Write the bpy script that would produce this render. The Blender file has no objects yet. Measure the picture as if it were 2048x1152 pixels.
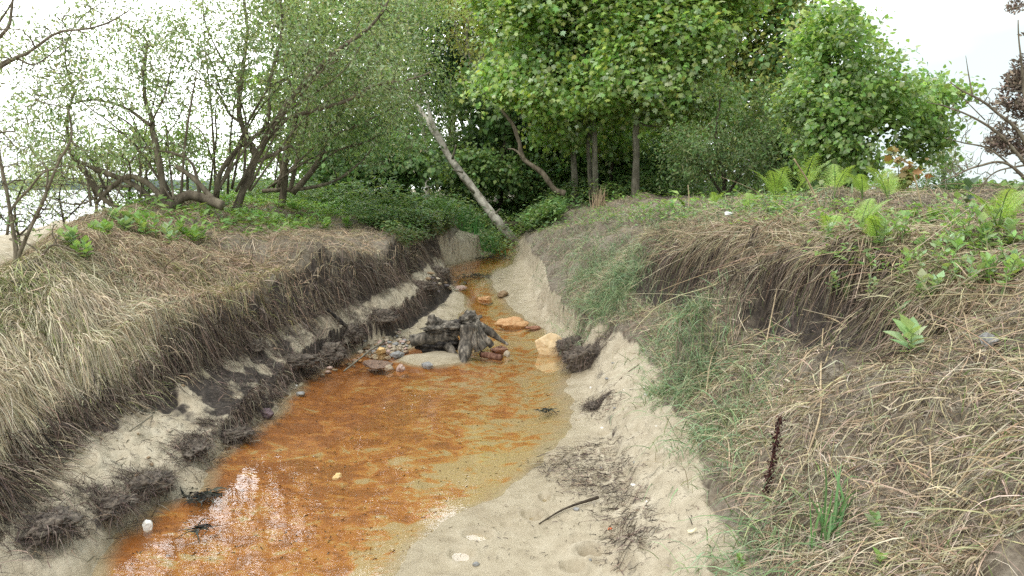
import bpy, math, random
import numpy as np
from mathutils import Vector
R = math.radians
rng = np.random.default_rng(11)
random.seed(5)
scene = bpy.context.scene
COL = scene.collection

# ------------------------------------------------------------------ camera
FPX, CX, CY, PITCH, CAMZ = 1462.0, 1024.0, 576.0, R(7.8), 1.6
cam = bpy.data.cameras.new('camera'); camo = bpy.data.objects.new('camera', cam); COL.objects.link(camo)
camo.location = (0, 0, CAMZ); camo.rotation_euler = (math.pi/2 - PITCH, 0, 0)
cam.sensor_width = 36; cam.lens = 36*FPX/2048; cam.clip_start = .05; cam.clip_end = 3000
scene.camera = camo

# ------------------------------------------------------------------ sky and sun (bright overcast)
SUN_EL, SUN_AZ = R(56), R(215)
world = bpy.data.worlds.new('World'); scene.world = world; world.use_nodes = True
wn, wl = world.node_tree.nodes, world.node_tree.links
wn.clear()
wo = wn.new('ShaderNodeOutputWorld'); wb = wn.new('ShaderNodeBackground')
sky = wn.new('ShaderNodeTexSky'); sky.sky_type = 'NISHITA'; sky.sun_disc = False
sky.sun_elevation = SUN_EL; sky.sun_rotation = SUN_AZ
tc = wn.new('ShaderNodeTexCoord'); nz = wn.new('ShaderNodeTexNoise')
nz.inputs['Scale'].default_value = 1.6; nz.inputs['Detail'].default_value = 4
mp = wn.new('ShaderNodeMapping'); mp.inputs['Scale'].default_value = (1, 1, 2.5)
wl.new(tc.outputs['Generated'], mp.inputs['Vector']); wl.new(mp.outputs['Vector'], nz.inputs['Vector'])
rp = wn.new('ShaderNodeValToRGB')
rp.color_ramp.elements[0].position = .36; rp.color_ramp.elements[0].color = (6.6, 7.5, 7.5, 1)
rp.color_ramp.elements[1].position = .56; rp.color_ramp.elements[1].color = (10.4, 10.8, 10.9, 1)
sx = wn.new('ShaderNodeSeparateXYZ'); wl.new(tc.outputs['Generated'], sx.inputs[0])
gx = wn.new('ShaderNodeMapRange'); gx.inputs['From Min'].default_value = .25; gx.inputs['From Max'].default_value = .6; gx.inputs['To Max'].default_value = -.3; wl.new(sx.outputs['X'], gx.inputs['Value'])
gs_ = wn.new('ShaderNodeMath'); wl.new(nz.outputs['Fac'], gs_.inputs[0]); wl.new(gx.outputs['Result'], gs_.inputs[1])
wl.new(gs_.outputs[0], rp.inputs['Fac'])
mx = wn.new('ShaderNodeMix'); mx.data_type = 'RGBA'; mx.inputs['Factor'].default_value = .92
wl.new(sky.outputs['Color'], mx.inputs['A']); wl.new(rp.outputs['Color'], mx.inputs['B'])
# the bright patch of thin cloud ahead on the left, where the sun stands behind the overcast
dt = wn.new('ShaderNodeVectorMath'); dt.operation = 'DOT_PRODUCT'; dt.inputs[1].default_value = Vector((-.2, .82, .58)).normalized()
wl.new(tc.outputs['Generated'], dt.inputs[0])
mr = wn.new('ShaderNodeMapRange'); mr.interpolation_type = 'SMOOTHSTEP'; mr.inputs['From Min'].default_value = .70; mr.inputs['From Max'].default_value = .97; mr.inputs['To Max'].default_value = 22
wl.new(dt.outputs['Value'], mr.inputs['Value'])
ad = wn.new('ShaderNodeMix'); ad.data_type = 'RGBA'; ad.blend_type = 'ADD'; ad.inputs['Factor'].default_value = 1
wl.new(mx.outputs['Result'], ad.inputs['A']); wl.new(mr.outputs['Result'], ad.inputs['B'])
wl.new(ad.outputs['Result'], wb.inputs['Color']); wb.inputs['Strength'].default_value = .1
wl.new(wb.outputs['Background'], wo.inputs['Surface'])
sl = bpy.data.lights.new('sun', 'SUN'); slo = bpy.data.objects.new('sun', sl); COL.objects.link(slo)
sl.energy = 1.5; sl.angle = R(14); sl.color = (1, .96, .9)
slo.rotation_euler = (math.pi/2 - SUN_EL, 0, math.pi - SUN_AZ)
slo.location = (0, 0, 20)
scene.view_settings.view_transform = 'Standard'; scene.view_settings.look = 'None'
scene.view_settings.exposure = 0.6; scene.view_settings.gamma = 1
scene.cycles.use_denoising = False
scene.cycles.max_bounces = 7; scene.cycles.diffuse_bounces = 3; scene.cycles.glossy_bounces = 3
scene.cycles.transmission_bounces = 4; scene.cycles.transparent_max_bounces = 8

# ------------------------------------------------------------------ projection helpers
cth, sth = math.cos(PITCH), math.sin(PITCH)
def rays(px, py):
    px = np.asarray(px, float); py = np.asarray(py, float)
    a = (px-CX)/FPX; b = -(py-CY)/FPX
    return np.stack([a, cth + b*sth, -sth + b*cth], -1)
def at(px, py, Y):
    d = rays(px, py); t = np.asarray(Y)/d[..., 1]
    p = d*t[..., None] if np.ndim(t) else d*t
    p = p.copy(); p[..., 2] += CAMZ
    return p
# ------------------------------------------------------------------ noise
PERM = np.random.default_rng(3).permutation(512)
PERM = np.concatenate([PERM, PERM, PERM])
PV = np.random.default_rng(4).random(512)*2-1
def vn(x, y, z=0.0, seed=0):
    x = np.asarray(x, float)+seed*17.3; y = np.asarray(y, float)-seed*9.1; z = np.asarray(z, float)+np.zeros_like(x)
    xi = np.floor(x).astype(int); yi = np.floor(y).astype(int); zi = np.floor(z).astype(int)
    fx, fy, fz = x-xi, y-yi, z-zi
    u, v, w = [f*f*(3-2*f) for f in (fx, fy, fz)]
    def h(a, b, c): return PV[PERM[PERM[PERM[a & 511]+(b & 511)]+(c & 511)] & 511]
    def l2(c):
        return (h(xi, yi, c)*(1-u)+h(xi+1, yi, c)*u)*(1-v)+(h(xi, yi+1, c)*(1-u)+h(xi+1, yi+1, c)*u)*v
    return l2(zi)*(1-w)+l2(zi+1)*w
def fbm(x, y, z=0.0, o=4, seed=0):
    s, a, f = 0, .5, 1.0
    for k in range(o):
        s = s+a*vn(np.asarray(x)*f, np.asarray(y)*f, np.asarray(z)*f, seed+k); a *= .5; f *= 2.03
    return s
def sstep(a, b, x):
    t = np.clip((np.asarray(x, float)-a)/(b-a), 0, 1); return t*t*(3-2*t)

# ------------------------------------------------------------------ terrain function
def zw(Y): return np.interp(Y, [-10, 7.2, 9, 11, 14, 17, 19], [0, 0, .12, .27, .47, .66, .9])
def line(pts, rel=True):
    out = []
    for px, py, dz in pts:
        d = rays(px, py); z = dz; Y = 5.0
        for _ in range(60):
            z = (zw(Y) if rel else 0)+dz
            Yn = (z-CAMZ)/d[2]*d[1] if d[2] < -1e-3 else 30
            Y = .5*Y+.5*min(max(Yn, .5), 30)
        t = Y/d[1]; out.append((Y, d[0]*t, z))
    out.sort(); a = np.array(out)
    return lambda y: (np.interp(y, a[:, 0], a[:, 1]), np.interp(y, a[:, 0], a[:, 2]))
def P3(pts, dz=0.0): return [(p[0], p[1], dz) for p in pts]
fWL = line(P3([(170,1160),(235,1075),(300,1010),(385,985),(420,940),(470,890),(540,820),(600,765),(650,735),(715,702),(800,682),(895,650),(925,615),(930,595),(905,570),(880,548),(890,530),(930,522),(990,508),(1003,492),(985,475),(975,455)]))
fWR = line(P3([(780,1160),(830,1100),(900,1050),(1000,990),(1070,935),(1085,905),(1135,860),(1150,800),(1140,760),(1150,735),(1130,700),(1090,660),(1020,615),(1000,590),(990,570),(985,550),(1025,528),(1030,512),(1035,490),(1030,470),(1020,450)]))
fSL = line([(60,1152,.1),(250,1000,.1),(340,930,.1),(450,860,.1),(560,780,.11),(640,715,.17),(700,668,.24),(800,618,.3),(870,562,.42),(905,527,.5),(960,470,.75)], False)
fLT = line([(0,1000,.3),(150,870,.3),(240,815,.3),(420,735,.32),(560,660,.36),(640,630,.4),(720,600,.45),(800,560,.53),(880,510,.65),(920,465,.8)], False)
fRS = line(P3([(1240,1160),(1235,1050),(1250,970),(1215,860),(1190,800),(1195,745),(1135,690),(1105,650),(1060,590),(1055,540),(1042,512),(1043,490),(1042,470)], .04))
fRG = line([(1500,1152,.25),(1480,1080,.27),(1400,900,.3),(1340,800,.3),(1290,690,.33),(1140,620,.36),(1100,560,.45),(1070,510,.6),(1052,488,.7)], False)
def tab(y, Ys, Xs, Zs): return np.interp(y, Ys, Xs), np.interp(y, Ys, Zs)
def feats(y):
    y = np.asarray(y, float); o = np.zeros_like(y); w = zw(y)
    yp = np.maximum(y, 0); Xs = -9-.36*yp
    cr = tab(y, [1.5,2.5,4,5,6,7,8,10,13,17,30], [-2.85,-2.8,-2.85,-3.1,-3.45,-3.8,-4.1,-4.7,-5,-6,-9], [.98,1.02,1.10,1.2,1.29,1.35,1.38,1.4,1.4,1.35,1.2])
    lt = fLT(y); hc = np.interp(y, [1.5,3,4,5,5.8,6.5,7.5,9,11,13,16], [.34,.36,.38,.4,.46,.5,.44,.36,.3,.25,.1])
    lip = (lt[0]-.16+.12*fbm(y*2.1, y*0, 0, 3, 15), lt[1]+hc*(1+.5*fbm(y*1.7, y*0, 0, 2, 16)))
    slx, slz = fSL(y); wlx = fWL(y)[0]; wrx = fWR(y)[0]; rsx, rsz = fRS(y); rgx, rgz = fRG(y)
    rc = tab(y, [1.5,2.5,3.3,3.6,5.2,6.2,7,8,10.4,14], [1.3,1.42,1.47,1.5,1.37,1.15,1.1,1.0,.75,.55], [.72,.8,.77,.74,.65,.66,.72,.8,.86,.97])
    rt = tab(y, [1.5,2.5,3.3,3.6,5.2,6.2,7,8,10.4,14], [1.6,1.72,1.66,1.62,1.47,1.26,1.3,1.3,1.05,.85], [.92,1.0,1.08,1.13,1.13,1.13,1.08,1.03,1.03,1.06])
    bay = .42*np.abs(fbm(y*1.15, y*0+5, 0, 3, 27))*np.interp(y, [2.6, 3.4, 6.5, 8], [0, 1, 1, 0]); gt = .9*np.exp(-((y-4.6)/.25)**2); bay = bay*(1-gt); rc = (rc[0]-.4*gt+.16*fbm(y*1.9, y*0, 0, 3, 17)+bay, rc[1]-.25*bay); rt = (rt[0]+.2*fbm(y*1.6, y*0+3, 0, 3, 18)+.03+bay, rt[1]+.16*fbm(y*2.3, y*0+3, 0, 2, 19))
    rr = tab(y, [1.5,2.5,3.6,5.2,6.2,8,14], [2.5,2.55,2.6,2.6,2.4,2.5,2.6], [1.36,1.42,1.47,1.48,1.46,1.42,1.36])
    F = [(o-900, o-4), (Xs-5, o-.9), (Xs, o-.15), (cr[0]-1.25, cr[1]-np.interp(y, [6, 9, 14], [.75, .5, .3])), cr, lip, lt, (slx, slz), (slx+.07, w+.05), (wlx, w),
         (wlx+.3, w-.06), (wrx-.3, w-.05), (wrx, w), (rsx, rsz), (rsx+.07, rsz+.085), (rgx, rgz), rc, rt, rr, (o+7, o+1.32), (o+40, o+.5), (o+900, o+.3)]
    X = np.stack([np.broadcast_to(f[0], y.shape) for f in F]); Z = np.stack([np.broadcast_to(f[1], y.shape) for f in F])
    X = X.copy()
    mid = .5*(wlx+wrx)
    for k in range(9, -1, -1): X[k] = np.minimum(X[k], X[k+1]-.03) if k < 9 else X[k]
    X[10] = np.minimum(X[10], mid-.02); X[11] = np.maximum(X[11], mid+.02)
    for k in range(12, 22): X[k] = np.maximum(X[k], X[k-1]+.03)
    return X, Z
BUMPS = []
def H(x, y, full=False, noise=True):
    x = np.asarray(x, float); y = np.asarray(y, float); sh = x.shape; x = x.ravel(); y = y.ravel()
    near = np.clip(1.3-y/40, .2, 1)
    xw = x+near*(.10*fbm(x*1.7, y*1.7, 0, 3, 5)+.045*fbm(x*7, y*7, 0, 3, 6))
    X, Z = feats(y)
    s = np.zeros_like(x); z = np.zeros_like(x)
    for k in range(21):
        m = (xw >= X[k]) & (xw < X[k+1])
        t = (xw-X[k])/(X[k+1]-X[k]+1e-9); t = np.clip(t, 0, 1)
        te = t
        if k in (4, 17): te = t**.85 if k == 17 else 1-(1-t)**1.25
        zz = Z[k]*(1-te)+Z[k+1]*te
        z = np.where(m, zz, z); s = np.where(m, k+t, s)
    pl = 1.18+.12*fbm(x*.3, y*.3, 0, 3, 9)
    inn = sstep(-13, -8, x)*(1-sstep(10, 30, x))
    tb = sstep(15.8, 19, y)*inn
    z = z*(1-tb)+pl*tb
    bed = sstep(9.3, 10, s)*(1-sstep(11, 11.7, s))
    veg = np.clip((1-sstep(5.2, 6, s))+sstep(15, 16, s), 0, 1)*(s > 2)
    if noise:
        z = z+veg*(.2*fbm(x*1.5, y*1.5, 0, 3, 1)+.08*fbm(x*6, y*6, 0, 3, 2))
        san = (1-veg)*(1-bed)
        edge = sstep(0.0, .1, np.abs(z-zw(y)))
        flat = 1-.8*sstep(11.9, 12.1, s)*(1-sstep(12.85, 13, s))
        z = z+san*edge*flat*(.055*fbm(x*5, y*5, 0, 4, 3)+.03*np.abs(fbm(x*13, y*13, 0, 3, 8)))+bed*.025*fbm(x*6, y*6, 0, 3, 4)
    for bx, by, rx, ry, top, p in BUMPS:
        d = ((x-bx)/rx)**2+((y-by)/ry)**2+.5*fbm(x*4, y*4, 0, 2, 12)
        b = zw(y)-.07+(top+.07)*np.exp(-np.clip(d, 0, 50)**p)
        z = np.where(d < 6, np.maximum(z, b), z)
    if full: return z.reshape(sh), s.reshape(sh), tb.reshape(sh)
    return z.reshape(sh)
def gnd(px, py):
    """pixels -> points on the terrain"""
    px = np.atleast_1d(np.asarray(px, float)); py = np.atleast_1d(np.asarray(py, float))
    d = rays(px, py); d = d/d[:, 1:2]
    ts = np.geomspace(1.2, 60, 220)
    P = d[:, None, :]*ts[None, :, None]; P[..., 2] += CAMZ
    below = P[..., 2] < H(P[..., 0], P[..., 1])
    i = np.argmax(below, 1); i = np.where(below.any(1), i, 219)
    lo = ts[np.maximum(i-1, 0)]; hi = ts[i]
    for _ in range(9):
        m = .5*(lo+hi); Q = d*m[:, None]; Q[:, 2] += CAMZ
        b = Q[:, 2] < H(Q[:, 0], Q[:, 1]); hi = np.where(b, m, hi); lo = np.where(b, lo, m)
    Q = d*hi[:, None]; Q[:, 2] += CAMZ; Q[:, 2] = H(Q[:, 0], Q[:, 1])
    return Q
def wpt(px, py, dz=0.0):
    d = rays(px, py); Y = 5.0
    for _ in range(60): Y = .5*Y+.5*((zw(Y)+dz-CAMZ)/d[2]*d[1])
    return np.array([d[0]*Y/d[1], Y, zw(Y)+dz])
def scat(n, k0, k1, Y0, Y1):
    y = np.exp(rng.uniform(math.log(Y0), math.log(Y1), n)); X, Z = feats(y)
    g = lambda k: X[int(k)]*(1-k % 1)+X[int(k)+1]*(k % 1)
    a, b = g(k0), g(k1)
    x = a+(b-a)*rng.random(n)
    return np.stack([x, y, H(x, y)], 1)
def poly(n, pts):
    pts = np.array(pts, float); out = []; c = 0
    lo, hi = pts.min(0), pts.max(0)
    while c < n:
        q = rng.uniform(lo, hi, (n*2, 2)); ins = np.zeros(len(q), bool)
        for i in range(len(pts)):
            a, b = pts[i], pts[i-1]
            cr = ((a[1] > q[:, 1]) != (b[1] > q[:, 1])) & (q[:, 0] < (b[0]-a[0])*(q[:, 1]-a[1])/(b[1]-a[1]+1e-9)+a[0])
            ins ^= cr
        out.append(q[ins]); c += ins.sum()
    q = np.concatenate(out)[:n]
    return gnd(q[:, 0], q[:, 1])
def nrm(v): return v/(np.linalg.norm(v, axis=-1, keepdims=True)+1e-12)

# ------------------------------------------------------------------ mesh helpers
def obj(name, V, faces, mat, parent=None, cols=None, smooth=False):
    """one mesh object; faces = list of (n,k) index arrays; V in world space"""
    V = np.asarray(V, float).reshape(-1, 3)
    if parent is not None: V = V-np.array(parent['_w'])
    me = bpy.data.meshes.new(name); me.vertices.add(len(V)); me.vertices.foreach_set('co', V.ravel())
    tot = sum(f.size for f in faces); npoly = sum(len(f) for f in faces)
    me.loops.add(tot); me.polygons.add(npoly)
    li = np.concatenate([f.ravel() for f in faces]).astype(np.int32)
    sz = np.concatenate([np.full(len(f), f.shape[1]) for f in faces]).astype(np.int32)
    st = np.concatenate([[0], np.cumsum(sz)[:-1]]).astype(np.int32)
    me.loops.foreach_set('vertex_index', li); me.polygons.foreach_set('loop_start', st); me.polygons.foreach_set('loop_total', sz)
    me.update(calc_edges=True)
    if smooth: me.polygons.foreach_set('use_smooth', np.ones(npoly, bool))
    if cols is not None:
        a = me.color_attributes.new('Col', 'FLOAT_COLOR', 'POINT')
        c = np.ones((len(V), 4)); c[:, :cols.shape[1]] = cols; a.data.foreach_set('color', c.ravel())
    if mat: me.materials.append(mat)
    o = bpy.data.objects.new(name, me); COL.objects.link(o)
    if parent is not None: o.parent = parent
    return o
def tag(o, label=None, cat=None, group=None, kind=None):
    if label: o['label'] = label
    if cat: o['category'] = cat
    if group: o['group'] = group
    if kind: o['kind'] = kind
    return o
ROOTS = []
def thing(name, label, cat, loc, group=None):
    o = bpy.data.objects.new(name, None); COL.objects.link(o); o.location = [float(v) for v in loc]; o['_w'] = [float(v) for v in loc]
    o.empty_display_size = .1; ROOTS.append(o)
    return tag(o, label, cat, group)
class Acc:
    def __init__(s): s.V, s.F, s.C, s.n = [], [], [], 0
    def add(s, V, F, C=None):
        V = V.reshape(-1, 3)
        for f in F: s.F.append(f+s.n)
        s.V.append(V); s.n += len(V)
        if C is not None: s.C.append(C)
    def build(s, name, mat, parent=None, smooth=False):
        if not s.V: return None
        by = {}
        for f in s.F: by.setdefault(f.shape[1], []).append(f)
        return obj(name, np.concatenate(s.V), [np.concatenate(v) for v in by.values()], mat, parent, np.concatenate(s.C) if s.C else None, smooth)
def crom(pts, n):
    p = np.asarray(pts, float); p = np.concatenate([[2*p[0]-p[1]], p, [2*p[-1]-p[-2]]])
    m = len(p)-3; t = np.linspace(0, m, n); i = np.minimum(t.astype(int), m-1); f = (t-i)[:, None]
    a, b, c, d = p[i], p[i+1], p[i+2], p[i+3]
    return .5*((2*b)+(c-a)*f+(2*a-5*b+4*c-d)*f*f+(3*b-a-3*c+d)*f**3)
def tubes(P, Rr, S=5, cap=False):
    """P (N,K,3), Rr (N,K) -> V, [F]"""
    N, K = P.shape[:2]
    T = nrm(np.gradient(P, axis=1)); mt = nrm(P[:, -1]-P[:, 0]+1e-6)
    ref = np.zeros((N, 3)); ref[np.arange(N), np.argmin(np.abs(mt), 1)] = 1
    A = nrm(np.cross(T, ref[:, None, :])); B = np.cross(T, A)
    an = np.linspace(0, 2*math.pi, S, endpoint=False)
    V = P[:, :, None, :]+Rr[:, :, None, None]*(np.cos(an)[:, None]*A[:, :, None, :]+np.sin(an)[:, None]*B[:, :, None, :])
    idx = np.arange(N*K*S).reshape(N, K, S); nx = np.roll(idx, -1, 2)
    F = np.stack([idx[:, :-1], nx[:, :-1], nx[:, 1:], idx[:, 1:]], -1).reshape(-1, 4)
    Fs = [F]
    if cap: Fs += [idx[:, 0, ::-1].reshape(N, S), idx[:, -1].reshape(N, S)]
    return V, Fs
def limb_tube(pts, r0, r1, n=24, S=8, rough=.12, cap=True, taper=1.0, wob=1.0):
    p = crom(pts, n); t = np.linspace(0, 1, n)
    L = np.linalg.norm(np.diff(p, axis=0), axis=1).sum()
    sd = rng.integers(0, 90)
    p = p+np.stack([fbm(t*L*2.2+sd, t*0+k*7, 0, 3, sd) for k in range(3)], 1)*wob*min(.05*L, 2.2*r0)*np.minimum(t, .6)[:, None]*1.2
    r = (r0*(1-t**taper)+r1*t**taper)*(1+rough*fbm(t*L*9, t*0, 0, 2, sd+3)*2)
    V, F = tubes(p[None], r[None], S, cap)
    V = V+0
    ctr = p[None, :, None, :]; dv = V-ctr
    V = ctr+dv*(1+rough*1.5*fbm(V[..., 0]*11, V[..., 1]*11, V[..., 2]*11, 2, 4))[..., None]
    return V, F, p, r
def leaf_mesh(P, D, N, S, tpl, faces, C):
    D = nrm(D); B = nrm(np.cross(D, N)); N2 = np.cross(B, D)
    tp = np.asarray(tpl, float); m = len(tp)
    V = P[:, None, :]+S[:, None, None]*(tp[None, :, 0:1]*B[:, None, :]+tp[None, :, 1:2]*D[:, None, :]+tp[None, :, 2:3]*N2[:, None, :])
    off = (np.arange(len(P))*m)[:, None]
    F = [np.concatenate([off+np.array(f)[None, :] for f in faces])] if len(set(len(f) for f in faces)) == 1 else [off+np.array(f)[None, :] for f in faces]
    return V, F, np.repeat(C, m, 0)
def hsvj(base, n, dv=.25, dh=.12):
    b = np.asarray(base, float); b = b[rng.integers(0, len(b), n)] if b.ndim == 2 else np.tile(b, (n, 1))
    return np.clip(b*(1+dv*(rng.random((n, 1))*2-1))*(1+dh*(rng.random((n, 3))*2-1)), .003, 1)
T_SMALL = ([(0,0,0),(.2,.45,.07),(0,1,-.08),(-.2,.45,.07)], [(0,1,2,3)])
T_BROAD = ([(0,0,0),(.36,.22,.06),(.38,.5,.07),(0,1,-.12),(-.38,.5,.07),(-.36,.22,.06)], [(0,1,2,3,4,5)])
T_DIAM = ([(0,0,0),(.12,.2,.02),(.34,.42,.06),(.16,.75,.0),(0,1,-.1),(0,.5,-.03)], [(0,1,2,5),(5,2,3,4)])
_mp = [(0,0),(.28,-.08),(.26,.1),(.6,.26),(.36,.38),(.46,.64),(.19,.58),(0,1),(-.19,.58),(-.46,.64),(-.36,.38),(-.6,.26),(-.26,.1),(-.28,-.08)]
T_MAPLE = ([(x, y, .06-.22*y*y-.2*abs(x)) for x, y in _mp], [tuple(range(14))])
def diamond():
    a, f = T_DIAM; b = [(-x, y, z) for x, y, z in a]
    return (a+b, list(f)+[tuple(i+6 for i in reversed(q)) for q in f])
T_LEAF = diamond()
def blades(P, D, L, W, droop, K=5, clampg=True, lift=.008, wob=.05, wvec=None):
    N = len(P); t = np.linspace(0, 1, K)
    D = nrm(D)
    pts = P[:, None, :]+D[:, None, :]*L[:, None, None]*t[None, :, None]
    pts[..., 2] -= (droop*L)[:, None]*(t**2)[None]
    wv = rng.normal(size=(N, 1, 3))*(np.sin(t*math.pi*.9))[None, :, None]*(wob*L)[:, None, None]
    pts = pts+wv
    if clampg:
        h = H(pts[..., 0], pts[..., 1]); pts[:, 1:, 2] = np.maximum(pts[:, 1:, 2], h[:, 1:]+lift*(.3+rng.random((N, 1))*2.2))
    sd = nrm(np.cross(D, rng.normal(size=(N, 3))) if wvec is None else wvec)
    w = (W[:, None]*(1-.85*t[None]**1.6))[..., None]*.5
    V = np.stack([pts-sd[:, None, :]*w, pts+sd[:, None, :]*w], 2)
    idx = np.arange(N*K*2).reshape(N, K, 2)
    F = np.stack([idx[:, :-1, 0], idx[:, :-1, 1], idx[:, 1:, 1], idx[:, 1:, 0]], -1).reshape(-1, 4)
    return V, [F], K*2

# ------------------------------------------------------------------ materials
def newmat(name):
    m = bpy.data.materials.new(name); m.use_nodes = True; n = m.node_tree.nodes; n.clear()
    out = n.new('ShaderNodeOutputMaterial'); return m, n, m.node_tree.links, out
def N_(n, t, **kw):
    x = n.new(t)
    for k, v in kw.items():
        if k in x.inputs: x.inputs[k].default_value = v
        else: setattr(x, k, v)
    return x
def noise(n, l, vec, scale, detail=4, rough=.6, dist=0):
    x = n.new('ShaderNodeTexNoise'); x.inputs['Scale'].default_value = scale; x.inputs['Detail'].default_value = detail
    x.inputs['Roughness'].default_value = rough; x.inputs['Distortion'].default_value = dist; l.new(vec, x.inputs['Vector']); return x.outputs['Fac']
def ramp(n, l, fac, stops):
    x = n.new('ShaderNodeValToRGB'); e = x.color_ramp.elements
    while len(e) < len(stops): e.new(.5)
    for k, (p, c) in enumerate(stops): e[k].position = p; e[k].color = (*c, 1) if len(c) == 3 else c
    l.new(fac, x.inputs['Fac']); return x.outputs['Color']
def mixc(n, l, f, a, b, mode='MIX'):
    x = n.new('ShaderNodeMix'); x.data_type = 'RGBA'; x.blend_type = mode
    if hasattr(f, 'node'): l.new(f, x.inputs['Factor'])
    else: x.inputs['Factor'].default_value = f
    for s, v in (('A', a), ('B', b)):
        if hasattr(v, 'node'): l.new(v, x.inputs[s])
        else: x.inputs[s].default_value = (*v, 1)
    return x.outputs['Result']
def math_(n, l, op, a, b):
    x = n.new('ShaderNodeMath'); x.operation = op
    for i, v in enumerate((a, b)):
        if hasattr(v, 'node'): l.new(v, x.inputs[i])
        else: x.inputs[i].default_value = v
    return x.outputs[0]
def leafmat(name, rough=.5, spec=.35, trans=.4, vary=True):
    m, n, l, out = newmat(name)
    at_ = N_(n, 'ShaderNodeAttribute', attribute_name='Col'); p = n.new('ShaderNodeBsdfPrincipled')
    p.inputs['Roughness'].default_value = rough; p.inputs['Specular IOR Level'].default_value = spec
    t = n.new('ShaderNodeBsdfTranslucent'); mx = n.new('ShaderNodeMixShader'); mx.inputs[0].default_value = trans
    l.new(at_.outputs['Color'], p.inputs['Base Color'])
    g = mixc(n, l, 1.0, at_.outputs['Color'], (1.25, 1.2, .6), 'MULTIPLY'); l.new(g, t.inputs['Color'])
    l.new(p.outputs[0], mx.inputs[1]); l.new(t.outputs[0], mx.inputs[2]); l.new(mx.outputs[0], out.inputs['Surface'])
    return m
def colmat(name, rough=.85, spec=.15, nscale=60, namt=.5, bump=.0):
    m, n, l, out = newmat(name)
    at_ = N_(n, 'ShaderNodeAttribute', attribute_name='Col'); p = n.new('ShaderNodeBsdfPrincipled'); tcn = n.new('ShaderNodeTexCoord')
    f = noise(n, l, tcn.outputs['Object'], nscale, 3)
    c = mixc(n, l, 1.0, at_.outputs['Color'], ramp(n, l, f, [(.3, (1-namt,)*3), (.7, (1+namt,)*3)]), 'MULTIPLY')
    l.new(c, p.inputs['Base Color']); p.inputs['Roughness'].default_value = rough; p.inputs['Specular IOR Level'].default_value = spec
    if bump:
        b = n.new('ShaderNodeBump'); b.inputs['Strength'].default_value = bump; b.inputs['Distance'].default_value = .01; l.new(f, b.inputs['Height']); l.new(b.outputs[0], p.inputs['Normal'])
    l.new(p.outputs[0], out.inputs['Surface']); return m
def bark(name, c0, c1, c2, scale=14, stretch=.35, bump=.6):
    m, n, l, out = newmat(name); p = n.new('ShaderNodeBsdfPrincipled'); tcn = n.new('ShaderNodeTexCoord')
    mpn = n.new('ShaderNodeMapping'); mpn.inputs['Scale'].default_value = (1, 1, stretch); l.new(tcn.outputs['Object'], mpn.inputs['Vector'])
    f = noise(n, l, mpn.outputs[0], scale, 6, .65); g = noise(n, l, tcn.outputs['Object'], 3.1, 3)
    c = ramp(n, l, f, [(.32, c0), (.5, c1), (.68, c2)])
    c = mixc(n, l, .5, c, ramp(n, l, g, [(.35, (.55, .55, .5)), (.65, (1.3, 1.3, 1.25))]), 'MULTIPLY')
    l.new(c, p.inputs['Base Color']); p.inputs['Roughness'].default_value = .9; p.inputs['Specular IOR Level'].default_value = .15
    b = n.new('ShaderNodeBump'); b.inputs['Strength'].default_value = bump; b.inputs['Distance'].default_value = .02; l.new(f, b.inputs['Height']); l.new(b.outputs[0], p.inputs['Normal'])
    l.new(p.outputs[0], out.inputs['Surface']); return m
def stonemat(name, c0, c1, scale=25, rough=.75, spots=None):
    m, n, l, out = newmat(name); p = n.new('ShaderNodeBsdfPrincipled'); tcn = n.new('ShaderNodeTexCoord')
    f = noise(n, l, tcn.outputs['Object'], scale, 6, .65); c = ramp(n, l, f, [(.35, c0), (.65, c1)])
    if spots: c = mixc(n, l, ramp(n, l, noise(n, l, tcn.outputs['Object'], scale*5, 2), [(.5, (0, 0, 0)), (.56, (1, 1, 1))]), c, spots)
    l.new(c, p.inputs['Base Color']); p.inputs['Roughness'].default_value = rough
    b = n.new('ShaderNodeBump'); b.inputs['Strength'].default_value = .5; b.inputs['Distance'].default_value = .006; l.new(f, b.inputs['Height']); l.new(b.outputs[0], p.inputs['Normal'])
    l.new(p.outputs[0], out.inputs['Surface']); return m

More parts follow.
